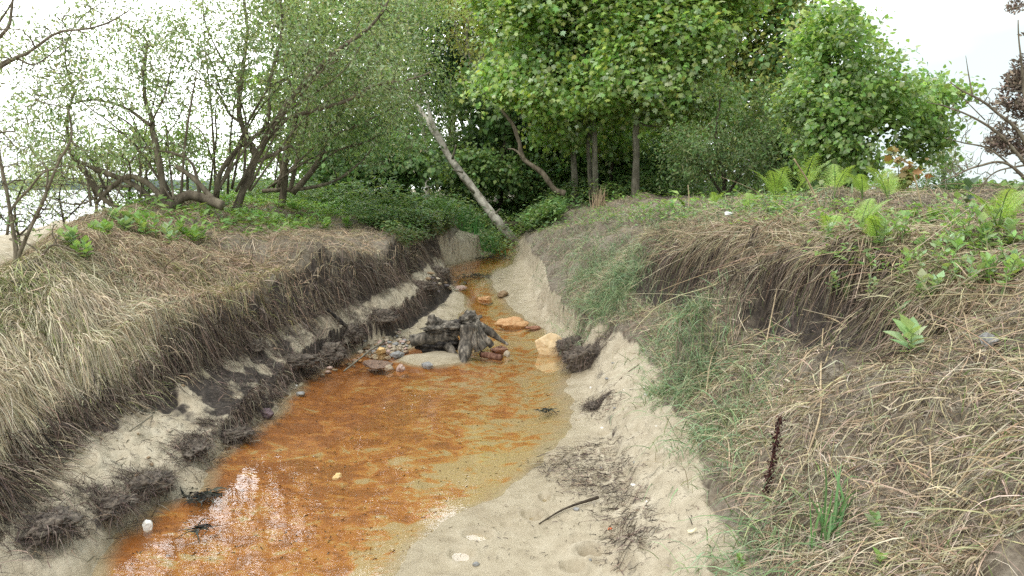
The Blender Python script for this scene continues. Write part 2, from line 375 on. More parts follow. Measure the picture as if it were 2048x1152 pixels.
# ground: zone weights in Col (R sand, G peat and painted undercut shade, B silt), alpha = moss/green tint
def groundmat():
    m, n, l, out = newmat('bank_ground'); p = n.new('ShaderNodeBsdfPrincipled'); tcn = n.new('ShaderNodeTexCoord'); o = tcn.outputs['Object']
    at_ = N_(n, 'ShaderNodeAttribute', attribute_name='Col'); sp = n.new('ShaderNodeSeparateColor'); l.new(at_.outputs['Color'], sp.inputs[0])
    n1 = noise(n, l, o, 3.5, 6, .62); n2 = noise(n, l, o, 28, 5, .65); n3 = noise(n, l, o, 170, 3, .6); n4 = noise(n, l, o, 9, 5, .65, .4)
    soil = ramp(n, l, n2, [(.3, (.075, .058, .042)), (.5, (.15, .122, .09)), (.7, (.25, .212, .16))])
    soil = mixc(n, l, ramp(n, l, n1, [(.42, (0, 0, 0)), (.6, (.7,)*3)]), soil, (.24, .21, .165))
    sand = ramp(n, l, n4, [(.3, (.33, .28, .20)), (.5, (.42, .365, .268)), (.7, (.48, .425, .325))])
    sand = mixc(n, l, ramp(n, l, n3, [(.6, (0, 0, 0)), (.72, (.7,)*3)]), sand, (.22, .175, .125))
    sand = mixc(n, l, ramp(n, l, noise(n, l, o, 1.9, 4, .6), [(.5, (0, 0, 0)), (.66, (.25,)*3)]), sand, (.33, .26, .18))
    peat = ramp(n, l, n2, [(.3, (.022, .018, .015)), (.55, (.058, .047, .039)), (.75, (.15, .122, .097))])
    mpn = n.new('ShaderNodeMapping'); mpn.inputs['Scale'].default_value = (1, 1.7, 1); mpn.inputs['Rotation'].default_value = (0, 0, .5); l.new(o, mpn.inputs['Vector'])
    s1 = noise(n, l, mpn.outputs[0], 6.5, 8, .7, .5); s2 = noise(n, l, mpn.outputs[0], 1.1, 3, .5)
    sm = math_(n, l, 'ADD', math_(n, l, 'ADD', math_(n, l, 'MULTIPLY', s1, 1.0), math_(n, l, 'MULTIPLY', s2, .3)), math_(n, l, 'MULTIPLY', math_(n, l, 'SUBTRACT', at_.outputs['Alpha'], .5), .25))
    silt = ramp(n, l, sm, [(.51, (.27, .098, .017)), (.60, (.40, .155, .026)), (.655, (.45, .21, .045)), (.685, (.45, .29, .105)), (.725, (.43, .34, .19))])
    silt = mixc(n, l, ramp(n, l, noise(n, l, mpn.outputs[0], 38, 4, .7), [(.6, (0, 0, 0)), (.7, (.35,)*3)]), silt, (.24, .10, .022))
    jit = math_(n, l, 'MULTIPLY', math_(n, l, 'SUBTRACT', n4, .5), .9)
    def sharp(ch, a, b):
        return ramp(n, l, math_(n, l, 'ADD', sp.outputs[ch], jit), [(a, (0, 0, 0)), (b, (1, 1, 1))])
    c = mixc(n, l, sharp('Red', .38, .6), soil, sand)
    c = mixc(n, l, sharp('Green', .4, .62), c, peat)
    c = mixc(n, l, ramp(n, l, math_(n, l, 'ADD', sp.outputs['Blue'], math_(n, l, 'MULTIPLY', jit, .5)), [(.2, (0, 0, 0)), (.75, (1, 1, 1))]), c, silt)
    wt = N_(n, 'ShaderNodeAttribute', attribute_name='Wet')
    c = mixc(n, l, wt.outputs['Fac'], c, mixc(n, l, 1.0, c, (.80, .77, .70), 'MULTIPLY'))
    l.new(c, p.inputs['Base Color']); p.inputs['Specular IOR Level'].default_value = .3
    l.new(ramp(n, l, wt.outputs['Fac'], [(.2, (.92,)*3), (.9, (.35,)*3)]), p.inputs['Roughness'])
    hsum = math_(n, l, 'ADD', math_(n, l, 'MULTIPLY', n2, .7), math_(n, l, 'MULTIPLY', n3, .35))
    b = n.new('ShaderNodeBump'); b.inputs['Strength'].default_value = .55; b.inputs['Distance'].default_value = .03; l.new(hsum, b.inputs['Height']); l.new(b.outputs[0], p.inputs['Normal'])
    l.new(p.outputs[0], out.inputs['Surface']); return m
def watermat():
    m, n, l, out = newmat('stream_water'); tcn = n.new('ShaderNodeTexCoord')
    t = n.new('ShaderNodeBsdfTransparent'); t.inputs['Color'].default_value = (.97, .93, .86, 1)
    g = n.new('ShaderNodeBsdfGlossy'); g.inputs['Roughness'].default_value = .01; g.inputs['Color'].default_value = (1, 1, 1, 1)
    fr = n.new('ShaderNodeFresnel'); fr.inputs['IOR'].default_value = 1.5
    mpn = n.new('ShaderNodeMapping'); mpn.inputs['Scale'].default_value = (1, 1.8, 1); mpn.inputs['Rotation'].default_value = (0, 0, .35); l.new(tcn.outputs['Object'], mpn.inputs['Vector'])
    a = noise(n, l, mpn.outputs[0], 11, 2, .5, .4); c = noise(n, l, mpn.outputs[0], 2.5, 2, .5)
    h = math_(n, l, 'ADD', a, math_(n, l, 'MULTIPLY', c, 1.5))
    b = n.new('ShaderNodeBump'); b.inputs['Strength'].default_value = .03; b.inputs['Distance'].default_value = .02; l.new(h, b.inputs['Height'])
    l.new(b.outputs[0], g.inputs['Normal']); l.new(b.outputs[0], fr.inputs['Normal'])
    ge = n.new('ShaderNodeNewGeometry'); ff = math_(n, l, 'MULTIPLY', fr.outputs[0], math_(n, l, 'SUBTRACT', 1.0, ge.outputs['Backfacing']))
    mx = n.new('ShaderNodeMixShader'); l.new(ff, mx.inputs[0]); l.new(t.outputs[0], mx.inputs[1]); l.new(g.outputs[0], mx.inputs[2])
    l.new(mx.outputs[0], out.inputs['Surface']); return m
M = {}
M['ground'] = groundmat(); M['water'] = watermat()
M['leaf'] = leafmat('soft_leaf', .5, .35, .38); M['gloss'] = leafmat('glossy_leaf', .34, .55, .48)
M['grass'] = colmat('grass_blade', .65, .3, 40, .15); M['straw'] = colmat('dry_straw', .8, .2, 25, .2); M['twig'] = colmat('dark_twig', .85, .15, 40, .4)
M['bark'] = bark('willow_bark', (.075, .06, .045), (.17, .14, .105), (.28, .24, .18))
M['darkbark'] = bark('dark_bark', (.03, .022, .016), (.07, .055, .042), (.13, .105, .08))
M['palebark'] = bark('pale_bark', (.09, .08, .06), (.2, .18, .14), (.32, .29, .23))
M['birch'] = bark('birch_bark', (.16, .14, .11), (.42, .39, .34), (.60, .57, .51), 7, .8, .4)
M['twigbark'] = bark('lichen_twig_bark', (.09, .075, .055), (.18, .15, .11), (.28, .25, .19), 20, .5)
M['drift'] = bark('driftwood', (.022, .02, .018), (.11, .097, .083), (.33, .29, .24), 22, .5, .9)
M['driftdark'] = bark('dark_driftwood', (.012, .011, .011), (.035, .032, .031), (.15, .13, .115), 26, .7, .9)  # driftwood bark again, in darker tones
M['peat'] = stonemat('peat_clod', (.035, .028, .023), (.19, .155, .12), 30, .95)
def mapvals(): pass

# ------------------------------------------------------------------ SETTING: ground, stream, sea, far shore
sb = wpt(868, 722); ph = wpt(765, 690)
BUMPS += [(sb[0]+.02, sb[1]+.1, .42, .34, .035, 2.2), (ph[0], ph[1], .42, .25, .03, 1.6)]
def build_ground():
    u = np.concatenate([-1.3-np.geomspace(.02, 12, 24)[::-1], np.linspace(-1.3, -.86, 60)[:-1], np.linspace(-.86, .86, 800), np.linspace(.86, 1.3, 60)[1:], 1.3+np.geomspace(.02, 12, 24)])
    y = np.concatenate([np.linspace(-8, 1.5, 20)[:-1], np.geomspace(1.5, 20, 440), np.geomspace(20, 900, 90)[1:]])
    U, Yg = np.meshgrid(u, y); Xg = U*(np.maximum(Yg, 0)+.35+np.maximum(-Yg, 0)*.2)
    Z, S, TB = H(Xg, Yg, True)
    rd = np.random.default_rng(77); xs_, zs_ = feats(np.full(1, 3.0))
    for _ in range(170):
        y0 = math.exp(rd.uniform(math.log(2.2), math.log(9))); Xf, _z = feats(np.array([y0])); k0, k1 = ((13.0, 15.0) if rd.random() < .6 else (6.0, 8.0)) if rd.random() < .8 else (12.2, 13.0)
        fa = lambda k: Xf[int(k), 0]*(1-k % 1)+Xf[min(int(k)+1, 21), 0]*(k % 1)
        x0 = rd.uniform(fa(k0), fa(k1)); rr_ = rd.uniform(.03, .085); e = rd.uniform(.5, 1); an = rd.random()*3.14
        jy = slice(max(0, np.searchsorted(y, y0-.4)), np.searchsorted(y, y0+.4)); X_ = Xg[jy]-x0; Y_ = Yg[jy]-y0
        a_ = X_*math.cos(an)+Y_*math.sin(an); b_ = (Y_*math.cos(an)-X_*math.sin(an))/e; d_ = np.sqrt(a_**2+b_**2)/rr_
        Z[jy] = Z[jy]+np.where(S[jy] > 5.9, rr_*(.20*np.exp(-((d_-1.25)/.3)**2)-.36*np.exp(-d_**2*1.4)), 0)
    w = zw(Yg)
    nz_ = fbm(Xg*3, Yg*3, 0, 3, 21); n2 = fbm(Xg*7, Yg*7, 0, 3, 22)
    sand = np.clip(sstep(5.85, 6.1, S)*(1-sstep(14.75, 15.15, S)), 0, 1)*(1-TB)
    sand = np.maximum(sand, (S < 3)*(S > 1.2)*.9)
    peat = sstep(5.0, 5.2, S)*(1-sstep(6.0, 6.35, S))+sstep(6.9, 7.05, S)*(1-sstep(8.03, 8.25, S))*sstep(3.5, 5, Yg)*.9  # left cliff band: peat whose dark colour also paints the undercut's shade
    mid = sstep(3.9, 4.7, Yg)*(1-sstep(6.0, 6.8, Yg))*sstep(5.9, 6.1, S)*(1-sstep(8.2, 8.8, S))
    peat = np.maximum(peat, mid*(.48+1.1*n2)); peat = np.maximum(peat, sstep(6.3, 6.8, S)*(1-sstep(8, 8.9, S))*(.12+1.5*n2)*(1-sstep(3.6, 4.2, Yg)))
    peat = np.maximum(peat, sstep(15.75, 16.05, S)*(1-sstep(16.95, 17.15, S))*sstep(2.9, 3.5, Yg)*(1-sstep(6.4, 7.5, Yg))*(1-np.exp(-((Yg-4.6)/.3)**2)))  # right hollows: dark peat colour also stands in for shade under the overhang
    peat = np.maximum(peat, sstep(13, 13.2, S)*(1-sstep(13.9, 14.1, S))*sstep(.15, .3, n2)*.45)
    peat = np.clip(peat*np.where(S < 6.4, .75+1.2*n2, 1), 0, 1)*(1-TB)*(1-sstep(10.5, 12.5, Yg))
    silt = sstep(-.012, .04, w-Z+.012*n2)*(S > 8.8)*(S < 12.2)*(1-TB)
    edge = (1-sstep(2.6, 5.2, Yg))*sstep(-1.2, .2, Xg+.1*(Yg-3))   # pale sand bar by the near right margin
    sd_ = np.clip(.5+.32*np.clip((S-10.4), -1, 1)+.30*sstep(-.9, .3, Xg)*(1-sstep(3.6, 5.2, Yg))-.25*sstep(-1.2, -.2, -Xg-1.2)+.1*(1-sstep(2.6, 3.6, Yg)), 0, 1)
    C = np.stack([sand, peat, silt, sd_], -1).reshape(-1, 4)
    V = np.stack([Xg, Yg, Z], -1); ny, nx = Xg.shape
    i = np.arange(ny*nx).reshape(ny, nx)
    F = np.stack([i[:-1, :-1], i[:-1, 1:], i[1:, 1:], i[1:, :-1]], -1).reshape(-1, 4)
    o = obj('ground', V, [F], M['ground'], None, C, True)
    wet = np.maximum((1-sstep(.0, .07, Z-w+.03*n2)), .75*sstep(11.9, 12, S)*(1-sstep(12.55, 12.9, S+.12*n2)))*(S > 7.5)*(S < 14)*(1-TB)
    a = o.data.attributes.new('Wet', 'FLOAT', 'POINT'); a.data.foreach_set('value', wet.ravel())
    return tag(o, None, None, None, 'structure')
build_ground()
def build_water():
    y = np.concatenate([np.linspace(-8, 1.5, 15)[:-1], np.geomspace(1.5, 18.2, 220)]); X, _ = feats(y); t = np.linspace(0, 1, 24)
    a = X[9]-.35; b = X[12]+.35
    Xg = a[:, None]*(1-t)+b[:, None]*t; Yg = np.repeat(y[:, None], 24, 1); V = np.stack([Xg, Yg, zw(Yg)], -1)
    i = np.arange(V.shape[0]*24).reshape(-1, 24); F = np.stack([i[:-1, :-1], i[:-1, 1:], i[1:, 1:], i[1:, :-1]], -1).reshape(-1, 4)
    tag(obj('stream_water', V, [F], M['water'], None, None, True), kind='structure')
build_water()
def seamat():
    m, n, l, out = newmat('sea_water'); p = n.new('ShaderNodeBsdfPrincipled'); p.inputs['Base Color'].default_value = (.25, .29, .3, 1); p.inputs['Roughness'].default_value = .12
    tcn = n.new('ShaderNodeTexCoord'); b = n.new('ShaderNodeBump'); b.inputs['Strength'].default_value = .3; b.inputs['Distance'].default_value = .1
    l.new(noise(n, l, tcn.outputs['Object'], 1.5, 4), b.inputs['Height']); l.new(b.outputs[0], p.inputs['Normal']); l.new(p.outputs[0], out.inputs['Surface']); return m
sv = np.array([[-900, -60, -.35], [-4, -60, -.35], [-14, 20, -.35], [-320, 880, -.35], [-900, 880, -.35]], float)
tag(obj('sea', sv, [np.array([[0, 1, 2, 3, 4]])], seamat()), kind='structure')
def far_hills():
    x = np.linspace(-880, -180, 90); top = 6+7*(fbm(x*.012, x*0, 0, 4, 31)+.5)
    rows = [np.stack([x, 0*x+760, 0*x-2], 1), np.stack([x, 0*x+770, top*.7], 1), np.stack([x, 0*x+785, top], 1), np.stack([x, 0*x+830, top*.9], 1), np.stack([x, 0*x+860, 0*x-2], 1)]
    V = np.concatenate(rows); i = np.arange(5*90).reshape(5, 90)
    F = np.stack([i[:-1, :-1], i[:-1, 1:], i[1:, 1:], i[1:, :-1]], -1).reshape(-1, 4)
    tag(obj('far_hills', V, [F], stonemat('far_hill_woods', (.06, .085, .08), (.1, .125, .12), .05, 1)), kind='structure')
far_hills()

# ------------------------------------------------------------------ ground cover ("stuff")
def dry_grass():
    A = Acc()
    STRAW = np.array([(.54, .46, .32), (.47, .39, .265), (.60, .52, .375), (.36, .29, .2), (.33, .32, .19), (.44, .40, .28), (.26, .205, .15)])
    # left bank: long straw combed downhill, thickest near the lip
    P = np.concatenate([scat(26000, 4.0, 5.0, 2.0, 7), scat(22000, 4.5, 5.15, 2.2, 5.4), scat(9000, 4.1, 5.05, 5.5, 13), scat(11000, 3.2, 4.2, 2.5, 12), scat(3500, 5.0, 5.8, 2, 10), scat(9000, 4.2, 4.92, 2.7, 4.9)]); fringe = np.arange(len(P)) >= len(P)-9000
    n = len(P); y = P[:, 1]
    Xf, _ = feats(y); near_lip = np.clip((P[:, 0]-(Xf[5]-.35))/.35, 0, 1)
    patch = fbm(P[:, 0]*1.4, P[:, 1]*1.4, 0, 3, 41); swirl = fbm(P[:, 0]*2.3, P[:, 1]*2.3, 0, 3, 43)
    th = -.42+2.3*swirl+rng.normal(0, .38, n); wild = rng.random(n) < np.where(y > 4.8, .45, .18); th = np.where(wild, rng.random(n)*6.28, th)
    th = np.where(fringe, np.where(rng.random(n) < .22, th, -.45+1.1*swirl+rng.normal(0, .3, n)), th)
    d2 = np.stack([np.cos(th), np.sin(th)], 1)
    L = (.12+.30*rng.random(n))*np.where(y > 5, .75, 1.0)*(1-.35*near_lip); L = np.where(fringe, .2+.24*rng.random(n), L)
    K = 8; pts = np.zeros((n, K, 3)); pts[:, 0] = P; arch = (.012+.035*rng.random(n))*(.5+rng.random(n))*np.where(fringe, 1.6, 1); dth = rng.normal(0, .5, n)
    h0 = P[:, 2]
    for k in range(1, K):
        q = pts[:, k-1, :2]; dk = th+dth*k/K; dk = np.stack([np.cos(dk), np.sin(dk)], 1); st = L/(K-1)
        h1 = H(q[:, 0]+dk[:, 0]*.04, q[:, 1]+dk[:, 1]*.04); sl_ = (h1-h0)/.04
        hs = st/np.sqrt(1+sl_**2); q2 = q+dk*hs[:, None]; hq = H(q2[:, 0], q2[:, 1])
        z = hq+arch*math.sin(math.pi*min(1, k/K*1.1))+.004
        pts[:, k, :2] = q2; pts[:, k, 2] = z; h0 = hq
    tt = np.linspace(0, 1, K); Wd = .003+.004*rng.random(n)**1.5
    sd = nrm(np.cross(np.stack([d2[:, 0], d2[:, 1], 0*L], 1), rng.normal(size=(n, 3))))
    w = (Wd[:, None]*(1-.8*tt[None]**1.6))[..., None]*.5
    V = np.stack([pts-sd[:, None]*w, pts+sd[:, None]*w], 2); idx = np.arange(n*K*2).reshape(n, K, 2)
    F = [np.stack([idx[:, :-1, 0], idx[:, :-1, 1], idx[:, 1:, 1], idx[:, 1:, 0]], -1).reshape(-1, 4)]; k = K*2
    C = hsvj(STRAW, n, .3, .1)*1.12; gr = (patch > .14) & (rng.random(n) < .32); C[gr] = C[gr]*np.array([.72, .86, .55])
    dk = y > 5.2; C[dk] = C[dk]*np.array([.86, .78, .76]); C[fringe] = hsvj(np.array([(.60, .52, .37), (.54, .46, .32), (.46, .38, .26), (.64, .57, .43)]), int(fringe.sum()), .25, .06)
    A.add(V, F, np.repeat(C, k, 0))
    tag(A.build('dry_grass', M['straw']), 'long straw coloured dead grass combed down over the left bank', 'dry grass', None, 'stuff')
dry_grass()
def thin(P, keep=.12):
    _, s_, _t = H(P[:, 0], P[:, 1], True); hol = (s_ > 15.95) & (s_ < 16.93) & (P[:, 1] > 2.9) & (P[:, 1] < 7.2) & (np.abs(P[:, 1]-4.6) > .3)
    return P[~hol | (rng.random(len(P)) < keep)]
def straw_litter():
    A = Acc()
    SC = np.array([(.48, .39, .265), (.40, .31, .215), (.55, .47, .345), (.29, .215, .145), (.34, .29, .18), (.40, .37, .21)])
    for (k0, k1, Y0, Y1, n_, Lm) in ((15.05, 18.0, 1.7, 8, 25000, .9), (17, 18.6, 2.2, 12, 11000, 1), (15.3, 18, 7, 15, 7000, .9), (3.6, 5.1, 4.6, 13, 16000, .9), (16.95, 17.3, 2.9, 7.2, 4000, 1)):
        P = thin(scat(n_, k0, k1, Y0, Y1)); n = len(P); a = rng.random(n)*2*math.pi
        down = -.25 if k0 > 10 else .25
        D = np.stack([np.cos(a)+down*1.4, np.sin(a)-.2, rng.normal(.12, .3, n)], 1)
        L = (.05+.24*rng.random(n)**2)*Lm
        V, F, k = blades(P+np.array([0, 0, .006]), D, L, .0016+.0035*rng.random(n)**1.6, .25+.3*rng.random(n), 5, True, .012, .04)
        A.add(V, F, np.repeat(hsvj(SC, n, .35, .1), k, 0))
    P = np.concatenate([thin(scat(48000, 15.05, 18.2, 1.7, 8)), scat(5000, 3.4, 4.9, 2.2, 10)]); n = len(P); a = rng.random(n)*6.28
    V, F, k = blades(P+np.array([0, 0, .004]), np.stack([np.cos(a), np.sin(a), rng.normal(.1, .25, n)], 1), .015+.07*rng.random(n), .002+.007*rng.random(n)**2, .3+0*a, 4, True, .008, .06)
    A.add(V, F, np.repeat(hsvj(np.array([(.36, .30, .225), (.28, .225, .17), (.44, .38, .285), (.19, .15, .11), (.31, .30, .18)]), n, .3, .1), k, 0))
    P = np.concatenate([scat(5200, 17.1, 18.8, 2.4, 13), scat(900, 3.6, 4.6, 4, 12), scat(700, 17.0, 17.4, 2.8, 7)]); n = len(P)
    V, F, k = blades(P, np.stack([rng.normal(0, .45, n), rng.normal(0, .45, n), 1+0*P[:, 0]], 1), .06+.22*rng.random(n)**1.5, .003+.003*rng.random(n), .25+.7*rng.random(n), 5, True, .01, .08)
    A.add(V, F, np.repeat(hsvj(SC, n, .3, .1), k, 0))
    P = scat(2400, 16.95, 17.3, 2.9, 7.4); n = len(P); cl = fbm(P[:, 1]*3, P[:, 0]*3, 0, 3, 45)
    V, F, k = blades(P, np.stack([-.7+rng.normal(0, .4, n), -.3+rng.normal(0, .4, n), .15+rng.normal(0, .2, n)], 1), (.14+.26*rng.random(n))*np.clip(.75+1.3*cl, .35, 1.4), .0025+.003*rng.random(n), .9+.6*rng.random(n), 7, True, .03, .07)
    A.add(V, F, np.repeat(hsvj(np.array([(.28, .22, .14), (.2, .15, .1), (.37, .31, .2), (.2, .2, .1)]), n, .3, .1), k, 0))
    # longer thick stalks lying criss-cross over the right bank
    P = np.concatenate([scat(300, 15.8, 18.3, 2.0, 7), scat(120, 16.6, 17.6, 2.8, 6.5)]); n = len(P); a = rng.random(n)*2*math.pi
    D = np.stack([np.cos(a)-.35, np.sin(a)-.2, rng.normal(.1, .3, n)], 1); L = .25+.45*rng.random(n)
    t = np.linspace(0, 1, 7); pts = P[:, None]+nrm(D)[:, None]*L[:, None, None]*t[None, :, None]+rng.normal(size=(n, 1, 3))*(np.sin(t*math.pi))[None, :, None]*.035*L[:, None, None]
    pts[..., 2] -= .2*L[:, None]*(t**2)[None]; hh = H(pts[..., 0], pts[..., 1]); pts[..., 2] = np.maximum(pts[..., 2], hh+.01+.04*rng.random((n, 1)))
    V, F = tubes(pts, np.repeat((.0013+.0017*rng.random((n, 1))), 7, 1)*(1-.5*t)[None], 4)
    A.add(V, F, np.repeat(hsvj(np.array([(.46, .37, .24), (.38, .28, .18), (.3, .2, .13), (.52, .44, .31)]), n, .25, .08), 28, 0))
    tag(A.build('straw_litter', M['straw']), 'tangled dead straw and broken bracken stalks matted over both banks', 'straw litter', None, 'stuff')
straw_litter()
def green_grass():
    A = Acc()
    G = np.array([(.18, .28, .13), (.22, .33, .17), (.14, .23, .11), (.27, .34, .17), (.36, .34, .2)])
    def put(P, Lr, D0=(-.25, -.15, .8), sp=.45, W=.004, droop=.7, G=G):
        P = P+rng.normal(0, .11, P.shape)*np.array([1, 1.3, 0]); P = P[fbm(P[:, 0]*4, P[:, 1]*4, 0, 3, 81) > rng.normal(-.08, .16, len(P))]; P[:, 2] = H(P[:, 0], P[:, 1]); n = len(P); D = np.array(D0)+rng.normal(0, sp, (n, 3)); D[:, 2] = np.abs(D[:, 2])+.1
        L = Lr[0]+(Lr[1]-Lr[0])*rng.random(n)
        V, F, k = blades(P, D, L, W*(.6+.8*rng.random(n)), droop*(.5+rng.random(n)), 6)
        A.add(V, F, np.repeat(hsvj(G, n, .3, .1), k, 0))
    put(poly(4600, [(1135,545),(1180,525),(1280,545),(1295,620),(1230,640),(1150,620)]), (.15, .34))
    put(poly(3000, [(1300,650),(1380,640),(1420,730),(1500,800),(1480,850),(1380,830),(1310,720)]), (.12, .34))
    put(poly(700, [(1370,850),(1450,830),(1500,930),(1440,960)]), (.1, .28))
    put(poly(420, [(1480,1060),(1560,1040),(1600,1140),(1480,1150)]), (.1, .3), (-.5, -.2, .6))
    put(poly(2500, [(1070,470),(1300,470),(1300,540),(1150,530),(1090,540)]), (.08, .22))
    put(poly(3500, [(1060,420),(1700,385),(1600,450),(1300,470),(1090,470)]), (.08, .22), W=.006)
    put(scat(9000, 15.3, 18.6, 1.8, 9), (.05, .16), G=np.array([(.17, .25, .07), (.22, .28, .1), (.13, .19, .06)]))
    put(scat(11000, 3.6, 4.75, 2.3, 9), (.05, .15), (.3, -.2, .6), G=np.array([(.17, .21, .07), (.22, .25, .1), (.2, .2, .09)]))
    put(poly(800, [(0,560),(100,550),(120,620),(0,660)]), (.06, .16), (.3, -.2, .7), G=np.array([(.22, .29, .08), (.26, .3, .1)]))
    put(poly(60, [(0,730),(14,735),(10,790),(0,790)]), (.08, .2))
    tag(A.build('green_grass', M['grass']), 'fresh green grass blades growing among the dead straw', 'grass', None, 'stuff')
green_grass()
def roots():
    A = Acc()
    DK = np.array([(.06, .045, .036), (.11, .082, .062), (.17, .13, .1), (.04, .032, .028), (.24, .195, .15)])
    for (k0, k1, Y0, Y1, n_, sx) in ((5.12, 5.85, 1.9, 10.5, 7500, 1), (16.6, 17.08, 2.9, 7.2, 4500, -1), (6.9, 7.3, 4.5, 10.5, 4000, 1)):
        P = scat(n_, k0, k1, Y0, Y1); n = len(P)
        D = np.stack([sx*(.35+.35*rng.random(n)), -.2+rng.normal(0, .4, n), -.5+rng.normal(0, .35, n)], 1); L = .07+.22*rng.random(n)
        if k0 > 6 and k0 < 10: L *= .55
        V, F, k = blades(P, D, L, .002+.004*rng.random(n), .5+.4*rng.random(n), 6, True, .02, .1)
        A.add(V, F, np.repeat(hsvj(DK, n, .3, .1), k, 0))
    tag(A.build('hanging_roots', M['twig']), 'dark fibrous roots hanging from the undercut edges of the banks', 'roots', None, 'stuff')
roots()
def litter():
    A = Acc()
    DK = np.array([(.07, .055, .045), (.12, .092, .072), (.2, .155, .12), (.05, .04, .036), (.28, .225, .17), (.1, .08, .07)])
    def put(P, Lr=(.02, .10), lift=.005, C=DK, W=.003):
        n = len(P); a = rng.random(n)*6.28; D = np.stack([np.cos(a), np.sin(a), rng.normal(.03, .1, n)], 1)
        P = P+np.stack([rng.normal(0, .05, n), rng.normal(0, .05, n), 0*a], 1); P[:, 2] = H(P[:, 0], P[:, 1]); L = Lr[0]+(Lr[1]-Lr[0])*rng.random(n)**1.6
        V, F, k = blades(P+np.array([0, 0, .004]), D, L, W*(.5+rng.random(n)), .3+0*L, 5, True, lift, .13)
        A.add(V, F, np.repeat(hsvj(C, n, .3, .12), k, 0))
    put(poly(1500, [(1070,930),(1130,900),(1225,870),(1260,950),(1260,1000),(1160,990)]))
    put(poly(700, [(1205,1000),(1285,1000),(1300,1090),(1240,1115),(1210,1060)]))
    put(poly(350, [(1165,800),(1225,780),(1235,820),(1180,840)]))
    put(poly(2000, [(420,700),(560,640),(700,650),(690,720),(600,780),(540,830),(440,800)]), (.03, .14), .012)
    put(poly(800, [(330,900),(470,840),(560,800),(560,840),(440,920),(340,960)]), (.03, .12), .012)
    put(poly(800, [(0,1040),(180,960),(340,940),(340,990),(240,1060),(120,1100),(0,1140)]), (.03, .14), .014)
    put(poly(900, [(0,880),(200,830),(230,850),(60,960),(0,1000)]), (.04, .16), .014)
    put(poly(350, [(240,800),(440,740),(400,880),(200,960)]), (.02, .07))
    put(poly(500, [(640,610),(900,500),(900,560),(720,660)]), (.03, .1), .01)
    put(poly(220, [(720,640),(900,570),(910,640),(820,660)]), (.03, .09))
    put(poly(180, [(1000,540),(1110,540),(1120,640),(1000,590)]), (.02, .09))
    put(poly(130, [(850,1120),(1050,1000),(1200,1000),(1220,1140)]), (.01, .035))
    put(poly(240, [(1230,750),(1320,720),(1400,900),(1450,1080),(1320,1120),(1250,900)]), (.01, .05))
    put(poly(400, [(880,545),(1000,470),(900,500)]), (.04, .12))
    put(poly(500, [(600,620),(780,520),(800,560),(640,640)]), (.05, .2), .02, np.array([(.2, .16, .12), (.28, .23, .18), (.1, .08, .06)]))
    put(scat(1800, 15.7, 18, 1.7, 5), (.04, .16), .015)
    put(poly(700, [(230,1130),(420,950),(600,790),(1100,760),(1050,900),(800,1120)]), (.008, .03), .002, np.array([(.1, .04, .012), (.06, .03, .015)]), .005)
    tag(A.build('twig_litter', M['twig']), 'dark twigs and seaweed scraps strewn over the sand', 'twig litter', None, 'stuff')
litter()
def undergrowth():
    A = Acc()
    def put(P, hmax, ls, G, nl=7, tpl=T_SMALL):
        n = len(P); P2 = np.repeat(P, nl, 0); m = len(P2); h = hmax*(.15+.85*rng.random(m)**.8)*np.repeat(.35+.65*np.clip(.5+1.3*fbm(P[:, 0]*2.2, P[:, 1]*2.2, 0, 3, 51), 0, 1), nl)
        Q = P2+np.stack([rng.normal(0, .07, m), rng.normal(0, .07, m), h], 1); a = rng.random(m)*6.28
        D = np.stack([np.cos(a), np.sin(a), rng.normal(.1, .35, m)], 1); Nn = np.stack([rng.normal(0, .35, m), rng.normal(-.15, .35, m), np.ones(m)], 1)
        tint = np.repeat(np.clip(1+.5*fbm(P[:, 0]*1.5, P[:, 1]*1.5, 0, 3, 52), .5, 1.5), nl)[:, None]
        A.add(*leaf_mesh(Q, D, Nn, ls*(.6+.8*rng.random(m)), *tpl, hsvj(G, m, .3, .12)*tint))
    G1 = np.array([(.15, .25, .10), (.19, .31, .11), (.11, .2, .08), (.25, .33, .14)]); G2 = np.array([(.21, .36, .10), (.17, .30, .085), (.27, .40, .13)])
    G3 = np.array([(.08, .14, .05), (.12, .17, .07), (.15, .15, .08)])
    put(poly(1500, [(470,400),(620,380),(860,390),(870,420),(700,430),(560,410)]), .16, .075, G2)
    put(poly(2200, [(600,400),(760,395),(880,420),(900,450),(800,480),(700,440)]), .22, .06, G1)
    put(poly(1500, [(760,430),(900,430),(900,465),(800,500)]), .16, .05, G3)
    put(poly(2400, [(880,425),(1120,425),(1110,450),(1050,470),(930,455)]), .4, .09, G1)
    put(poly(260, [(1050,430),(1600,400),(1600,430),(1080,470)]), .16, .05, np.concatenate([G1, G2, G2]))
    put(poly(120, [(1500,420),(2048,420),(2048,520),(1700,470)]), .12, .045, G2)
    put(poly(90, [(1450,420),(1900,430),(1800,560),(1500,470)]), .06, .04, G2)
    for (x0, x1, y0, y1, n_, h_) in ((-6, 0, 12.5, 18, 2600, .6), (0, 8, 14, 19, 3000, .55), (-7, 10, 18, 24, 2200, .8), (1.6, 6, 8, 14, 150, .2), (-5, -2.5, 7.5, 12.5, 700, .16)):
        x = rng.uniform(x0, x1, n_); y = rng.uniform(y0, y1, n_); put(np.stack([x, y, H(x, y)], 1), h_, .09, G1 if y0 > 12 else G2, 6)
    tag(A.build('undergrowth', M['leaf']), 'low green nettles, bramble and herbs carpeting the ground under the trees', 'undergrowth', None, 'stuff')
undergrowth()

